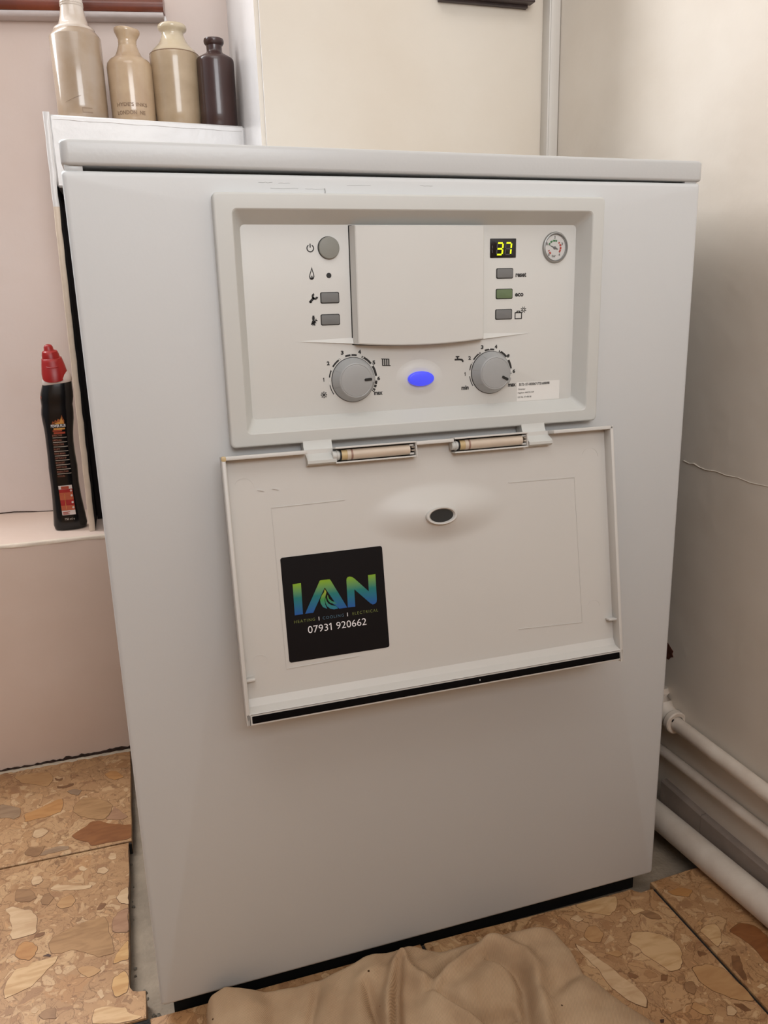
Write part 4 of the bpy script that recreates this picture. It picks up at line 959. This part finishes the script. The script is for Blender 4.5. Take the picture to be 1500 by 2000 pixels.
# sticker on the flap
HS = HF+0.0003
def fp(poly, h1=HS+0.0003): return prism(poly, lambda a, b: fl(a, b, HS-0.0001), lambda a, b: fl(a, b, h1))
stk = B('installer_sticker', prism(rrect(0.1478, 0.2442, 0.0948, 0.1922, 0.0022, 5), lambda a, b: fl(a, b, HF-0.0002), lambda a, b: fl(a, b, HS)), M['sticker'])
def gz_(v): return fl(0, v, HS)[2]
GR = gradient_mat('green to blue print', gz_(0.149), gz_(0.1205), (24, 82, 156), (20, 116, 112), (128, 168, 34))
GF = gradient_mat('flame print', gz_(0.149), gz_(0.128), (24, 110, 150), (60, 140, 70), (176, 176, 40))
LI = [(0.157, 0.1201), (0.1647, 0.12), (0.1641, 0.1488), (0.1565, 0.1489)]
LA = [(0.1662, 0.1487), (0.1823, 0.12), (0.1835, 0.1197), (0.1913, 0.12), (0.1922, 0.1205), (0.2061, 0.1485), (0.1985, 0.1485), (0.1957, 0.1455), (0.1917, 0.1423), (0.1945, 0.1416), (0.1864, 0.1269), (0.1737, 0.1489)]
LN = [(0.2074, 0.1231), (0.2078, 0.1212), (0.209, 0.1201), (0.2108, 0.1198), (0.2131, 0.1206), (0.215, 0.1221), (0.228, 0.1361), (0.2285, 0.1207), (0.2357, 0.1207), (0.2352, 0.1447), (0.2346, 0.1474), (0.233, 0.1487), (0.2308, 0.149), (0.2287, 0.1476), (0.2142, 0.1323), (0.2138, 0.1487), (0.2067, 0.1485)]
def off(o): o.data.transform(Matrix.Translation(o.parent.parent.location if False else (0, 0, 0))); return o
for nm, p in (('letter', LI), ('letter', LA), ('letter', LN)): B(nm, fp(p), GR, stk, smooth=False)
E1 = [(0.1863, 0.1283), (0.1876, 0.1313), (0.1863, 0.1354), (0.1853, 0.1387), (0.1855, 0.1426), (0.187, 0.147), (0.1833, 0.145), (0.1813, 0.1412), (0.1812, 0.1377), (0.1829, 0.1341), (0.1853, 0.1314)]
E2 = [(0.1885, 0.1341), (0.1894, 0.1377), (0.1919, 0.1404), (0.1947, 0.1417), (0.1967, 0.1437), (0.1936, 0.1433), (0.1902, 0.1417), (0.1885, 0.1391), (0.1879, 0.1363)]
E3 = [(0.1866, 0.1364), (0.187, 0.1397), (0.1886, 0.1424), (0.1915, 0.1443), (0.1957, 0.1457), (0.1975, 0.1481), (0.1935, 0.1485), (0.1898, 0.1472), (0.1872, 0.1447), (0.186, 0.1415), (0.1858, 0.1388)]
for p in (E1, E2, E3): B('flame_tongue', fp(p, HS+0.0004), GF, stk, smooth=False)
def stext(body, u, v, w, h, m, bold=0.0, sp=1.0):
    t = fit_text(body, w, h, bold, sp)
    B('printed_text', ([fl(a+u, v-b, HS+0.0003) for a, b, c in t[0]], t[1]), M[m], stk, smooth=False, clean=False)
stext('HEATING', 0.1651, 0.1550, 0.0194, 0.0027, 'tag_green', -0.012, 1.3)
stext('COOLING', 0.1922, 0.1551, 0.0200, 0.0027, 'tag_blue', -0.012, 1.3)
stext('ELECTRICAL', 0.2231, 0.1550, 0.0248, 0.0027, 'tag_green', -0.012, 1.3)
for u in (0.1786, 0.2058): B('printed_text', fp([(u-0.0003, 0.1533), (u+0.0003, 0.1533), (u+0.0003, 0.1568), (u-0.0003, 0.1568)]), M['white_print'], stk, smooth=False)
stext('0793', 0.1769, 0.1641, 0.0190, 0.0066, 'white_print', -0.004)
B('printed_text', fp([(0.1898, 0.1674), (0.1898, 0.1608), (0.1889, 0.1608), (0.1876, 0.1617), (0.1876, 0.1625), (0.1889, 0.1617), (0.1889, 0.1674)]), M['white_print'], stk, smooth=False)
stext('920662', 0.2088, 0.1641, 0.0290, 0.0066, 'white_print', -0.004)

# ------------------------------------------------------------------ stoneware bottles on the shelf
def bottle(name, label, x, y, prof_body, m_body, prof_neck=None, m_neck=None, n=56):
    z0 = zt(x)+0.0004
    t = thing(name, label, 'bottle', (x, y, z0), 'old stoneware bottles on the shelf')
    def build(prof):
        rings = [[(x+r*math.cos(2*math.pi*k/n), y+r*math.sin(2*math.pi*k/n), z0+z) for k in range(n)] for r, z in prof]
        return loft(rings)
    obj('bottle_body', build(prof_body), M[m_body], t, ang=40)
    if prof_neck: obj('bottle_neck', build(prof_neck), M[m_neck], t, ang=40)
    return t, z0
# tall pale bottle with ringed neck, top out of frame
tb, zb1_ = bottle('stoneware_bottle', 'tall tan stoneware bottle with long pale ringed neck, leftmost on the shelf', 0.0112, 0.650,
    [(0.0, 0.0), (0.0335, 0.0), (0.0352, 0.002), (0.0356, 0.02), (0.0358, 0.1115), (0.0354, 0.1130), (0.0305, 0.1190), (0.0280, 0.1225), (0.0, 0.1225)], 'stone_tan',
    [(0.0, 0.119), (0.0292, 0.1190), (0.0290, 0.1225), (0.0278, 0.1243), (0.0232, 0.1270), (0.0205, 0.1310), (0.0180, 0.1390), (0.0163, 0.1480), (0.0158, 0.1525), (0.0163, 0.1532), (0.0164, 0.1548), (0.0157, 0.1556), (0.0163, 0.1563), (0.0164, 0.1580), (0.0157, 0.1590), (0.0155, 0.176), (0.0185, 0.180), (0.0190, 0.188), (0.0175, 0.192), (0.0120, 0.192), (0.0110, 0.170), (0.0, 0.168)], 'stone_pale')
def on_cyl(cx, cy, R, z0, d=0.0002):
    return lambda s, z: (cx+(R+d)*math.sin(s/R), cy-(R+d)*math.cos(s/R), z0+z)
# impressed frame mark and hairline on the tall bottle
f1 = on_cyl(0.0112, 0.650, 0.0356, zb1_)
def wrapped_bar(f, pts, w): 
    q = []
    for (a, b) in pts: q.append((a, b+w/2))
    for (a, b) in reversed(pts): q.append((a, b-w/2))
    return [f(*p) for p in q], [tuple(range(len(q)))]
obj('impressed_mark', join(wrapped_bar(f1, [(0.0 + 0.001*k, 0.0138) for k in range(15)], 0.0009), wrapped_bar(f1, [(0.001*k, 0.0080) for k in range(15)], 0.0008), ([f1(0.0, 0.0075), f1(0.0007, 0.0075), f1(0.0007, 0.0145), f1(0.0, 0.0145)], [(0, 1, 2, 3)])), M['stamp'], tb, smooth=False)
obj('hairline_crack', wrapped_bar(f1, [(-0.024+0.002*k, 0.0215+0.0007*k) for k in range(13)], 0.0005), M['stamp'], tb, smooth=False)

tb2, zb2_ = bottle('stoneware_bottle', 'pale buff ink bottle with pouring lip and stamped lettering, second from the left', 0.0835, 0.650,
    [(0.0, 0.0), (0.0305, 0.0), (0.0318, 0.002), (0.0322, 0.02), (0.0330, 0.0775), (0.0320, 0.0835), (0.0285, 0.0882), (0.0235, 0.0915), (0.0195, 0.0950), (0.0162, 0.1010), (0.0140, 0.1070), (0.0132, 0.1090), (0.0135, 0.1100), (0.0131, 0.1112), (0.0131, 0.1165), (0.0150, 0.1210), (0.0172, 0.1250), (0.0178, 0.1275), (0.0172, 0.1300), (0.0160, 0.1308), (0.0120, 0.1295), (0.0105, 0.115), (0.0, 0.114)], 'stone_buff')
# the lip is pulled up on the left and down to a spout on the right
me = [c for c in tb2.children if c.name.startswith('bottle_body')][0].data
for v in me.vertices:
    if v.co.z > 0.112:
        k = (v.co.z-0.112)/0.019; v.co.z += -0.0016*k*(v.co.x/0.017)
        if v.co.x > 0.010: v.co.x += 0.0020*k
f2 = on_cyl(0.0835, 0.650, 0.0324, zb2_)
def wtext(body, s, z, w, h, bold, f, m, parent, name='impressed_lettering'):
    v, fc = fit_text(body, w, h, bold)
    obj(name, ([f(a+s, b+z) for a, b, c in v], fc), M[m], parent, smooth=False, clean=False)
wtext("HYDE'S INKS", -0.0030, 0.0238, 0.0460, 0.0052, 0.02, f2, 'stamp', tb2)
wtext('LONDON  NE', -0.0050, 0.0128, 0.0420, 0.0055, 0.02, f2, 'stamp', tb2)

tb3, zb3_ = bottle('stoneware_bottle', 'two-tone stoneware bottle with cream shoulder and wide rolled lip, third from the left', 0.1500, 0.650,
    [(0.0, 0.0), (0.0325, 0.0), (0.0338, 0.002), (0.0344, 0.02), (0.0362, 0.085), (0.0370, 0.0980), (0.0362, 0.1010), (0.0335, 0.1022), (0.0, 0.1022)], 'stone_sand',
    [(0.0, 0.1000), (0.0340, 0.1005), (0.0345, 0.1025), (0.0318, 0.1065), (0.0268, 0.1110), (0.0215, 0.1165), (0.0178, 0.1235), (0.0158, 0.1290), (0.0170, 0.1325), (0.0205, 0.1350), (0.0213, 0.1375), (0.0208, 0.1405), (0.0190, 0.1422), (0.0150, 0.1422), (0.0125, 0.138), (0.0115, 0.125), (0.0, 0.124)], 'stone_cream')
obj('dark_glaze_line', lathe([(0.0363, zb3_+0.1002), (0.0366, zb3_+0.1010), (0.0356, zb3_+0.1020)], 0.1500, 0.650, 48, False), M['stamp'], tb3)
tb4, zb4_ = bottle('stoneware_bottle', 'small dark brown glazed bottle beside the recess edge, rightmost on the shelf', 0.2080, 0.632,
    [(0.0, 0.0), (0.0262, 0.0), (0.0274, 0.002), (0.0277, 0.02), (0.0280, 0.0900), (0.0277, 0.0940), (0.0262, 0.0965), (0.0200, 0.1000), (0.0140, 0.1035), (0.0118, 0.1055), (0.0114, 0.1080), (0.0116, 0.1140), (0.0135, 0.1160), (0.0148, 0.1180), (0.0150, 0.1210), (0.0143, 0.1232), (0.0110, 0.1238), (0.0085, 0.122), (0.0080, 0.108), (0.0, 0.107)], 'stone_brown')
# ------------------------------------------------------------------ toilet cleaner bottle on the ledge
bxc, byc, bz0 = -0.0790, 0.6360, 0.3776
clean = thing('cleaner_bottle', 'black toilet cleaner bottle with red cap, standing on the ledge', 'bottle', (bxc, byc, bz0))
BP = [(0.0, 0.0210, 0.0), (0.0015, 0.0243, 0.0), (0.008, 0.0257, 0.0), (0.022, 0.0245, 0.0), (0.050, 0.0222, -0.0005), (0.075, 0.0213, -0.0008), (0.090, 0.0216, -0.0005), (0.102, 0.0218, -0.0002), (0.110, 0.0212, -0.0002), (0.125, 0.0207, -0.0003), (0.142, 0.0206, -0.0002), (0.155, 0.0210, 0.0004), (0.166, 0.0220, 0.0010), (0.178, 0.0234, 0.0015), (0.187, 0.0239, 0.0018), (0.194, 0.0236, 0.0024), (0.2, 0.0229, 0.0028), (0.206, 0.0237, 0.0035), (0.212, 0.0243, 0.0040), (0.219, 0.0238, 0.0048), (0.2290, 0.0222, 0.0062), (0.2350, 0.0213, 0.0072), (0.2400, 0.0200, 0.0076)]
def bp_at(z):
    for i in range(len(BP)-1):
        if BP[i][0] <= z <= BP[i+1][0]:
            t = (z-BP[i][0])/(BP[i+1][0]-BP[i][0]); return BP[i][1]+(BP[i+1][1]-BP[i][1])*t, BP[i][2]+(BP[i+1][2]-BP[i][2])*t
    return BP[-1][1], BP[-1][2]
def super_ring(rx, ry, xc, z, n=48, p=2.6, tilt=0.0, dy=0.0, ty=0.0):
    o = []
    for k in range(n):
        t = 2*math.pi*k/n; c, s = math.cos(t), math.sin(t)
        a = math.copysign(abs(c)**(2/p), c)*rx; b = math.copysign(abs(s)**(2/p), s)*ry
        o.append((bxc+xc+a, byc+b+dy, bz0+z+tilt*a+ty*b))
    return o
obj('bottle_body', loft([super_ring(r, r*0.74, xc, z) for z, r, xc in BP]), M['bleach_black'], clean, ang=50)
obj('white_collar', loft([super_ring(r, r*0.78, xc, z, tilt=0.10) for z, r, xc in ((0.2335, 0.0214, 0.0068), (0.2350, 0.0222, 0.0070), (0.2400, 0.0219, 0.0072), (0.2425, 0.0212, 0.0073), (0.2460, 0.0202, 0.0070), (0.2490, 0.0188, 0.0066), (0.2510, 0.0166, 0.0062))]), M['collar_white'], clean, ang=40)
obj('red_cap', loft([super_ring(r, r*0.80, xc, z, p=2.1, tilt=0.06, dy=-0.0055*min(1, (0.2700-z)/0.028) if z < 0.27 else 0.0, ty=0.55 if z < 0.2500 else 0.2) for z, r, xc in ((0.2436, 0.0160, 0.0052), (0.2442, 0.0182, 0.0054), (0.2500, 0.0187, 0.0053), (0.2600, 0.0172, 0.0046), (0.2680, 0.0156, 0.0038), (0.2720, 0.0147, 0.0034), (0.2728, 0.0130, 0.0030), (0.2780, 0.0124, 0.0024), (0.2825, 0.0110, 0.0019), (0.2838, 0.0080, 0.0014), (0.2850, 0.0070, 0.0011), (0.2890, 0.0066, 0.0008), (0.2920, 0.0050, 0.0006), (0.2930, 0.0020, 0.0005))]), M['cap_red'], clean, ang=40)
obj('cap_ridge', loft([[(bxc+0.0042+0.0085*s, byc-0.0175*math.sqrt(max(0.05, 1-(0.0085*s/0.0170)**2))-0.0006*e, bz0+0.2585+0.0012*s*s+d) for d, e in ((-0.0005, 0), (0.0, 1), (0.0005, 0))] for s in np.linspace(-1, 1, 13)]), M['cap_red'], clean)
def on_body(a, z):
    """a: offset from the body's axis; wraps print on the front of the body"""
    r, xc = bp_at(z); ry = r*0.74; q = min(abs(a)/r, 0.98)
    return (bxc+xc+a, byc-ry*(1-q**2.6)**(1/2.6)-0.00035, bz0+z)
def grid_strip(x0, x1, z0, z1, d=0.0):
    nx = 6; nz = max(1, int((z1-z0)/0.002)); v = []; f = []
    for j in range(nz+1):
        for i in range(nx+1):
            c = on_body(x0+(x1-x0)*i/nx, z0+(z1-z0)*j/nz); v.append((c[0], c[1]-d, c[2]))
    for j in range(nz):
        for i in range(nx): k = j*(nx+1)+i; f.append((k, k+1, k+nx+2, k+nx+1))
    return v, f
def wrap(poly_list, m, name):
    gs = [grid_strip(*p) if isinstance(p, tuple) else ([on_body(*c) for c in p], [tuple(range(len(p)))]) for p in poly_list]
    return obj(name, join(*gs), M[m], clean, smooth=False, clean=False)
def strip(x0, x1, z0, z1, n=6): return (x0, x1, z0, z1)
def btext(body, x, z, w, h, m, bold=0.02):
    v, f = fit_text(body, w, h, bold); obj('printed_text', ([on_body(a+x, b+z) for a, b, c in v], f), M[m], clean, smooth=False, clean=False)
def zq(z): return z-bz0
# flame picture
wrap([[(-0.0090, 0.1715), (0.0100, 0.1715), (0.0100, 0.1770), (0.0082, 0.1810), (0.0070, 0.1855), (0.0058, 0.1815), (0.0040, 0.1785), (0.0010, 0.1800), (-0.0008, 0.1765), (-0.0030, 0.1790), (-0.0045, 0.1755), (-0.0070, 0.1765), (-0.0085, 0.1735)]], 'fire_orange', 'flame_print')
obj('flame_print', join(*[([ (q[0], q[1]-0.0002, q[2]) for q in [on_body(*p) for p in poly]], [tuple(range(len(poly)))]) for poly in ([(-0.0060, 0.1718), (0.0095, 0.1718), (0.0090, 0.1755), (0.0070, 0.1785), (0.0062, 0.1830), (0.0050, 0.1790), (0.0035, 0.1755), (0.0005, 0.1745), (-0.0030, 0.1735)],)]), M['fire_yellow'], clean, smooth=False, clean=False)
btext('POWER PLUS', 0.0006, 0.1690, 0.0215, 0.0046, 'white_print', 0.03)
wrap([strip(-0.0065, 0.0100, 0.1628, 0.1655)], 'fire_yellow', 'orange_band')
wrap([strip(-0.0080, 0.0055, 0.1602, 0.1622)], 'red_print', 'orange_band')
wrap([strip(-0.0068, 0.0100, 0.1562, 0.1592)], 'red_print', 'orange_band')
rows = ['EFFECTIVE', 'LIMESCALE', 'TOUGH STAINS', 'RUST', 'URINE MARKS', 'DIRT BUILD UP', 'BROWN DIRT', 'HARD WATER', 'MINERAL STAINS', 'ODOURS']
widths = [0.0140, 0.0130, 0.0158, 0.0090, 0.0160, 0.0165, 0.0130, 0.0155, 0.0168, 0.0110]
for i, (s, w) in enumerate(zip(rows, widths)):
    z = 0.1538-0.0072*i; x0 = -0.0092+0.0001*i
    btext(s, x0+w/2, z, w, 0.0029, 'salmon_print', 0.015)
    if i < 9: wrap([strip(x0+0.0002, x0+0.0208, z-0.0039, z-0.0031)], 'line_print', 'rule_line')
# care panel near the foot
PB = rrect(-0.0100, 0.0118, 0.0262, 0.0735, 0.0018, 4)
wrap([strip(-0.0092, 0.0110, 0.0255, 0.0735)], 'badge_white', 'care_panel')
def wrap2(p, m, name, d=0.0002):
    if isinstance(p, tuple): g = grid_strip(*p, d)
    else: g = ([(c[0], c[1]-d, c[2]) for c in [on_body(*e) for e in p]], [tuple(range(len(p)))])
    obj(name, g, M[m], clean, smooth=False, clean=False)
wrap2(strip(-0.0092, 0.0110, 0.0620, 0.0675), 'badge_red', 'care_panel')
wrap2(strip(-0.0092, 0.0110, 0.0500, 0.0620), 'badge_orange', 'care_panel')
wrap2(strip(-0.0092, 0.0110, 0.0410, 0.0500), 'badge_red', 'care_panel')
wrap2(strip(-0.0092, 0.0110, 0.0330, 0.0410), 'badge_orange', 'care_panel')
wrap2(strip(-0.0055, 0.0062, 0.0678, 0.0722), 'red_print', 'care_panel', 0.00025)
for z in (0.0646, 0.0566, 0.0456, 0.0372):
    wrap2([(0.0088+0.0016*math.cos(t), z+0.0018*math.sin(t)) for t in np.linspace(0, 2*math.pi, 14)[:-1]], 'badge_white', 'care_symbol', 0.0004)
for z, w in ((0.0304, 0.0110), (0.0288, 0.0080), (0.0272, 0.0100)): wrap2(strip(-0.0080, -0.0080+w, z-0.0005, z+0.0005), 'red_print', 'small_print', 0.0003)
wrap2(strip(-0.0020, -0.0015, 0.0345, 0.0600), 'fire_yellow', 'care_line', 0.0004)
btext('750 ml e', 0.0010, 0.0190, 0.0150, 0.0034, 'line_print', 0.0)
wrap([[(-0.0236, 0.2115), (-0.0218, 0.2110), (-0.0220, 0.2150), (-0.0232, 0.2165)]], 'red_print', 'side_print')

# ------------------------------------------------------------------ wooden rail on the recessed wall
rail = thing('wall_rail', 'varnished brown wooden rail fixed to the recessed wall above the bottles', 'rail', (0.145, wl(0.145), 1.160))
def rl(x, o, z): 
    nrm = Vector((0.18, 1, 0)).normalized(); return (x-nrm.x*o, wl(x)-nrm.y*o, z)
pr_ = [(0.001, 1.1815), (0.010, 1.1815), (0.018, 1.1800), (0.0235, 1.1765), (0.0260, 1.1715), (0.0262, 1.1660), (0.0250, 1.1610), (0.0235, 1.1585), (0.001, 1.1585)]
xs_ = [-0.80+0.0945*k for k in range(11)]; xs_[-1] = 0.1475
obj('rail_moulding', loft([[rl(x, o, z) for o, z in pr_] for x in xs_]), M['wood'], rail, ang=50)
pw = [(0.001, 1.1583), (0.0228, 1.1583), (0.0236, 1.1560), (0.0225, 1.1520), (0.0200, 1.1505), (0.001, 1.1500)]
obj('rail_backing', loft([[rl(x-0.0012, o, z) for o, z in pw] for x in xs_]), M['rail_white'], rail, ang=50)
obj('paint_drip', lathe([(0.0, 1.1440), (0.0018, 1.1450), (0.0026, 1.1480), (0.0020, 1.1520), (0.0006, 1.1560)], rl(0.1480, 0.014, 0)[0], rl(0.1480, 0.014, 0)[1], 12), M['gloss_white'], rail)

# ------------------------------------------------------------------ picture frame on the back wall
fx0, fx1, fz = 0.4955, 0.6375, 1.1215
pic = thing('picture_frame', 'dark brown wooden picture frame hanging on the back wall', 'picture frame', ((fx0+fx1)/2, 0.4505, 1.24))
hgt = 0.20
def yrect(x0, x1, z0, z1, y, r=0.0006): return [(a, y, b) for a, b in rrect(x0, x1, z0, z1, r, 1)]
obj('frame_moulding', loft([yrect(fx0, fx1, fz+0.0035, fz+hgt, 0.4440), yrect(fx0, fx1, fz+0.0035, fz+hgt, 0.4300), yrect(fx0+0.001, fx1-0.001, fz+0.0045, fz+hgt-0.001, 0.4290), yrect(fx0+0.017, fx1-0.017, fz+0.021, fz+hgt-0.017, 0.4330), yrect(fx0+0.018, fx1-0.018, fz+0.022, fz+hgt-0.018, 0.4420)], False, False), M['dark_wood'], pic, ang=25)
obj('frame_back', plainbox(fx0+0.002, fx1-0.0045, 0.4435, 0.4505, fz, fz+hgt-0.003), M['dark_wood'], pic, smooth=False)
obj('picture_mount', plainbox(fx0+0.016, fx1-0.016, 0.4405, 0.4430, fz+0.019, fz+hgt-0.015), M['mount'], pic, smooth=False)

# ------------------------------------------------------------------ pipes along the right wall
def run(off_, zf, y0=0.44, y1=-0.60, n=14):
    ys = [y0+(y1-y0)*k/n for k in range(n+1)]; return [(wr(y, off_), y, zf(y)) for y in ys]
p1 = thing('pipe', 'white overflow pipe held by a ring fitting, highest of three along the right wall', 'pipe', (wr(0.0, 0.0125), 0.0, 0.155), 'white pipes along the right wall')
z1f = lambda y: 0.1608+0.070*(y-0.088)
obj('pipe_run', tube(run(0.0125, z1f, 0.094), 0.0096, 20), M['pipe'], p1)
yc = 0.0975
def axis_ring(r, y): return [(wr(yc, 0.0125)-0.067*(y-yc)+r*math.cos(2*math.pi*k/32), y, z1f(y)+0.001+r*math.sin(2*math.pi*k/32)) for k in range(32)]
obj('ring_fitting', loft([axis_ring(0.0100, 0.086), axis_ring(0.0142, 0.0855), axis_ring(0.0156, 0.0870), axis_ring(0.0158, 0.0930), axis_ring(0.0150, 0.0945), axis_ring(0.0108, 0.0930)], False, False), M['pipe'], p1, ang=30)
ex, ez = wr(yc, 0.0125), z1f(yc)
obj('pipe_elbow', tube([(ex, 0.088, ez), (ex, 0.100, ez+0.001), (ex-0.0005, 0.112, ez+0.006), (ex-0.001, 0.120, ez+0.015), (ex-0.001, 0.124, ez+0.027), (ex-0.001, 0.126, ez+0.034)], [0.0105, 0.0138, 0.0142, 0.0142, 0.0136, 0.0120], 24), M['pipe'], p1)
obj('fitting_slot', box(ex-0.0075, ex-0.0045, 0.0848, 0.0870, ez+0.002, ez+0.0075, 0.0004, 0.0004), M['black'], p1)
p2 = thing('pipe', 'thin white painted pipe, middle one of three along the right wall', 'pipe', (wr(0.0, 0.0072), 0.0, 0.098), 'white pipes along the right wall')
z2f = lambda y: 0.1030+0.043*(y-0.114)
obj('pipe_run', tube(run(0.0072, z2f), 0.0069, 18), M['pipe'], p2)
p3 = thing('pipe', 'thick white waste pipe lying on the tiles, lowest along the right wall', 'pipe', (wr(0.0, 0.0270), 0.0, 0.0185), 'white pipes along the right wall')
obj('pipe_run', tube(run(0.0272, lambda y: 0.0184), 0.0178, 28), M['pipe'], p3)

# ------------------------------------------------------------------ crumpled cotton dust sheet on the tiles
def interp(tab, x):
    if x <= tab[0][0]: return tab[0][1]
    for (a, b), (c, d) in zip(tab, tab[1:]):
        if x <= c: return b+(d-b)*(x-a)/(c-a)
    return tab[-1][1]
BACK = [(0.040, -0.010), (0.048, -0.0085), (0.066, -0.0070), (0.085, -0.0100), (0.115, -0.0125), (0.145, -0.0125), (0.172, -0.0130), (0.195, -0.0085), (0.2176, -0.0040), (0.2415, -0.0050), (0.26, -0.0055), (0.278, -0.0085), (0.3026, -0.0175), (0.3347, -0.0180), (0.3715, -0.0222), (0.41, -0.026), (0.4448, -0.0295)]
HB = [(0.04, 0.028), (0.055, 0.032), (0.066, 0.036), (0.08, 0.031), (0.105, 0.017), (0.14, 0.0135), (0.17, 0.0140), (0.2, 0.0170), (0.23, 0.0190), (0.265, 0.0180), (0.285, 0.0120), (0.31, 0.0090), (0.35, 0.0110), (0.4, 0.0150), (0.445, 0.0140)]
LEFT = [(-0.40, 0.020), (-0.04, 0.0425), (-0.010, 0.0440), (0.0, 0.0450)]          # y -> x
RIGHT = [(-0.40, 0.545), (-0.34, 0.535), (-0.18, 0.4800), (-0.152, 0.4640), (-0.1, 0.4420), (-0.064, 0.4460), (-0.03, 0.4400), (0.0, 0.4380)]
RID = [ # polyline, height, width
 ([(0.2860, -0.0085), (0.2710, -0.0150), (0.2567, -0.028), (0.2409, -0.0491), (0.2277, -0.0697), (0.2189, -0.0905), (0.205, -0.13), (0.19, -0.2)], 0.013, 0.0085),
 ([(0.2505, -0.0380), (0.2374, -0.0627), (0.2270, -0.0954), (0.215, -0.14)], -0.016, 0.0050),
 ([(0.2515, -0.0398), (0.2718, -0.0752), (0.2909, -0.1156), (0.31, -0.17), (0.32, -0.22)], 0.013, 0.0105),
 ([(0.2625, -0.0960), (0.270, -0.130), (0.275, -0.18)], 0.007, 0.016),
 ([(0.2700, -0.0765), (0.2800, -0.0630), (0.292, -0.0512), (0.3174, -0.0326)], -0.009, 0.0055),
 ([(0.2740, -0.0400), (0.2870, -0.0300)], 0.004, 0.012),
 ([(0.2818, -0.066), (0.3016, -0.0585), (0.3412, -0.0410), (0.3931, -0.0335), (0.4353, -0.0330)], 0.011, 0.0100),
 ([(0.3100, -0.088), (0.3300, -0.085), (0.350, -0.070)], 0.010, 0.020),
 ([(0.2790, -0.0840), (0.2953, -0.1101), (0.3106, -0.1224), (0.3277, -0.1261), (0.340, -0.124)], -0.012, 0.0065),
 ([(0.3500, -0.0560), (0.3690, -0.0780), (0.3692, -0.0991), (0.3540, -0.1368), (0.34, -0.19)], -0.010, 0.0070),
 ([(0.3564, -0.0378), (0.3868, -0.0647), (0.3888, -0.0871), (0.3700, -0.1392), (0.352, -0.2)], 0.011, 0.0110),
 ([(0.4274, -0.1), (0.4080, -0.1040), (0.3900, -0.1120)], -0.007, 0.0100),
 ([(0.43, -0.115), (0.42, -0.15), (0.44, -0.19)], 0.004, 0.020),
 ([(0.1640, -0.0166), (0.1562, -0.0378), (0.1452, -0.0628), (0.130, -0.1)], -0.0045, 0.0050),
 ([(0.1800, -0.0120), (0.1720, -0.0378), (0.1620, -0.0628), (0.150, -0.1)], 0.0040, 0.0100),
 ([(0.2104, -0.0473), (0.2089, -0.0726), (0.2102, -0.0924), (0.205, -0.12)], -0.0085, 0.0060),
 ([(0.2250, -0.0060), (0.2200, -0.0300), (0.1950, -0.060), (0.185, -0.10)], 0.0075, 0.0160),
 ([(0.085, -0.030), (0.080, -0.070), (0.07, -0.12)], 0.009, 0.0260),
 ([(0.112, -0.030), (0.108, -0.070)], -0.0035, 0.0090),
]
def seg_d(px, py, P):
    best = 1e9
    for (ax, ay), (bx, by) in zip(P, P[1:]):
        dx, dy = bx-ax, by-ay; t = max(0, min(1, ((px-ax)*dx+(py-ay)*dy)/(dx*dx+dy*dy)))
        best = min(best, math.hypot(px-ax-t*dx, py-ay-t*dy))
    return best
NX, NY = 190, 110
V = []; UV = []
for j in range(NY+1):
    s = (j/NY)**1.35
    for i in range(NX+1):
        t = i/NX
        xb = 0.0442+(0.4395-0.0442)*t; yb = interp(BACK, xb)
        y = yb+(-0.34-yb)*s
        xl = interp(LEFT, y); xr = interp(RIGHT, y)
        x = xl+(xr-xl)*t
        db = yb-y; hb = interp(HB, xb)
        edge = math.sqrt(max(0.0, 1-(1-min(db/0.010, 1))**2))
        base = hb*edge
        mix = min(1.0, db/0.05); base = base*(1-mix)+(0.0135)*mix
        h = 0.0
        for P, a, w in RID:
            d = seg_d(x, y, P)
            if d < 3*w: h += 1.35*a*math.exp(-(d/w)**2)
        lf = math.sqrt(max(0.0, 1-(1-min((x-xl)/0.009, 1))**2)); rf = math.sqrt(max(0.0, 1-(1-min((xr-x)/0.030, 1))**2))
        z = (base+h*min(1, db/0.030+0.06))*lf*(0.15+0.85*rf)
        z += 0.0006*math.sin(x*150+y*60)*math.sin(y*130-x*40)
        V.append((x, y, max(0.0022 if 0 < i < NX and 0 < j < NY else 0.0006, z))); UV.append((x, y))
F = [(j*(NX+1)+i, j*(NX+1)+i+1, (j+1)*(NX+1)+i+1, (j+1)*(NX+1)+i) for j in range(NY) for i in range(NX)]
me = bpy.data.meshes.new('dust_sheet')
cx0, cy0 = 0.25, -0.15
me.from_pydata([(x-cx0, y-cy0, z) for x, y, z in V], [], F)
uvl = me.uv_layers.new(name='UVMap')
for l in me.loops: uvl.data[l.index].uv = UV[l.vertex_index]
for p in me.polygons: p.use_smooth = True
me.materials.append(M['cloth'])
sheet = bpy.data.objects.new('dust_sheet', me); COL.objects.link(sheet); sheet.location = (cx0, cy0, 0.0)
tag(sheet, 'crumpled beige twill cotton sheet on the floor in front of the boiler', 'cloth')
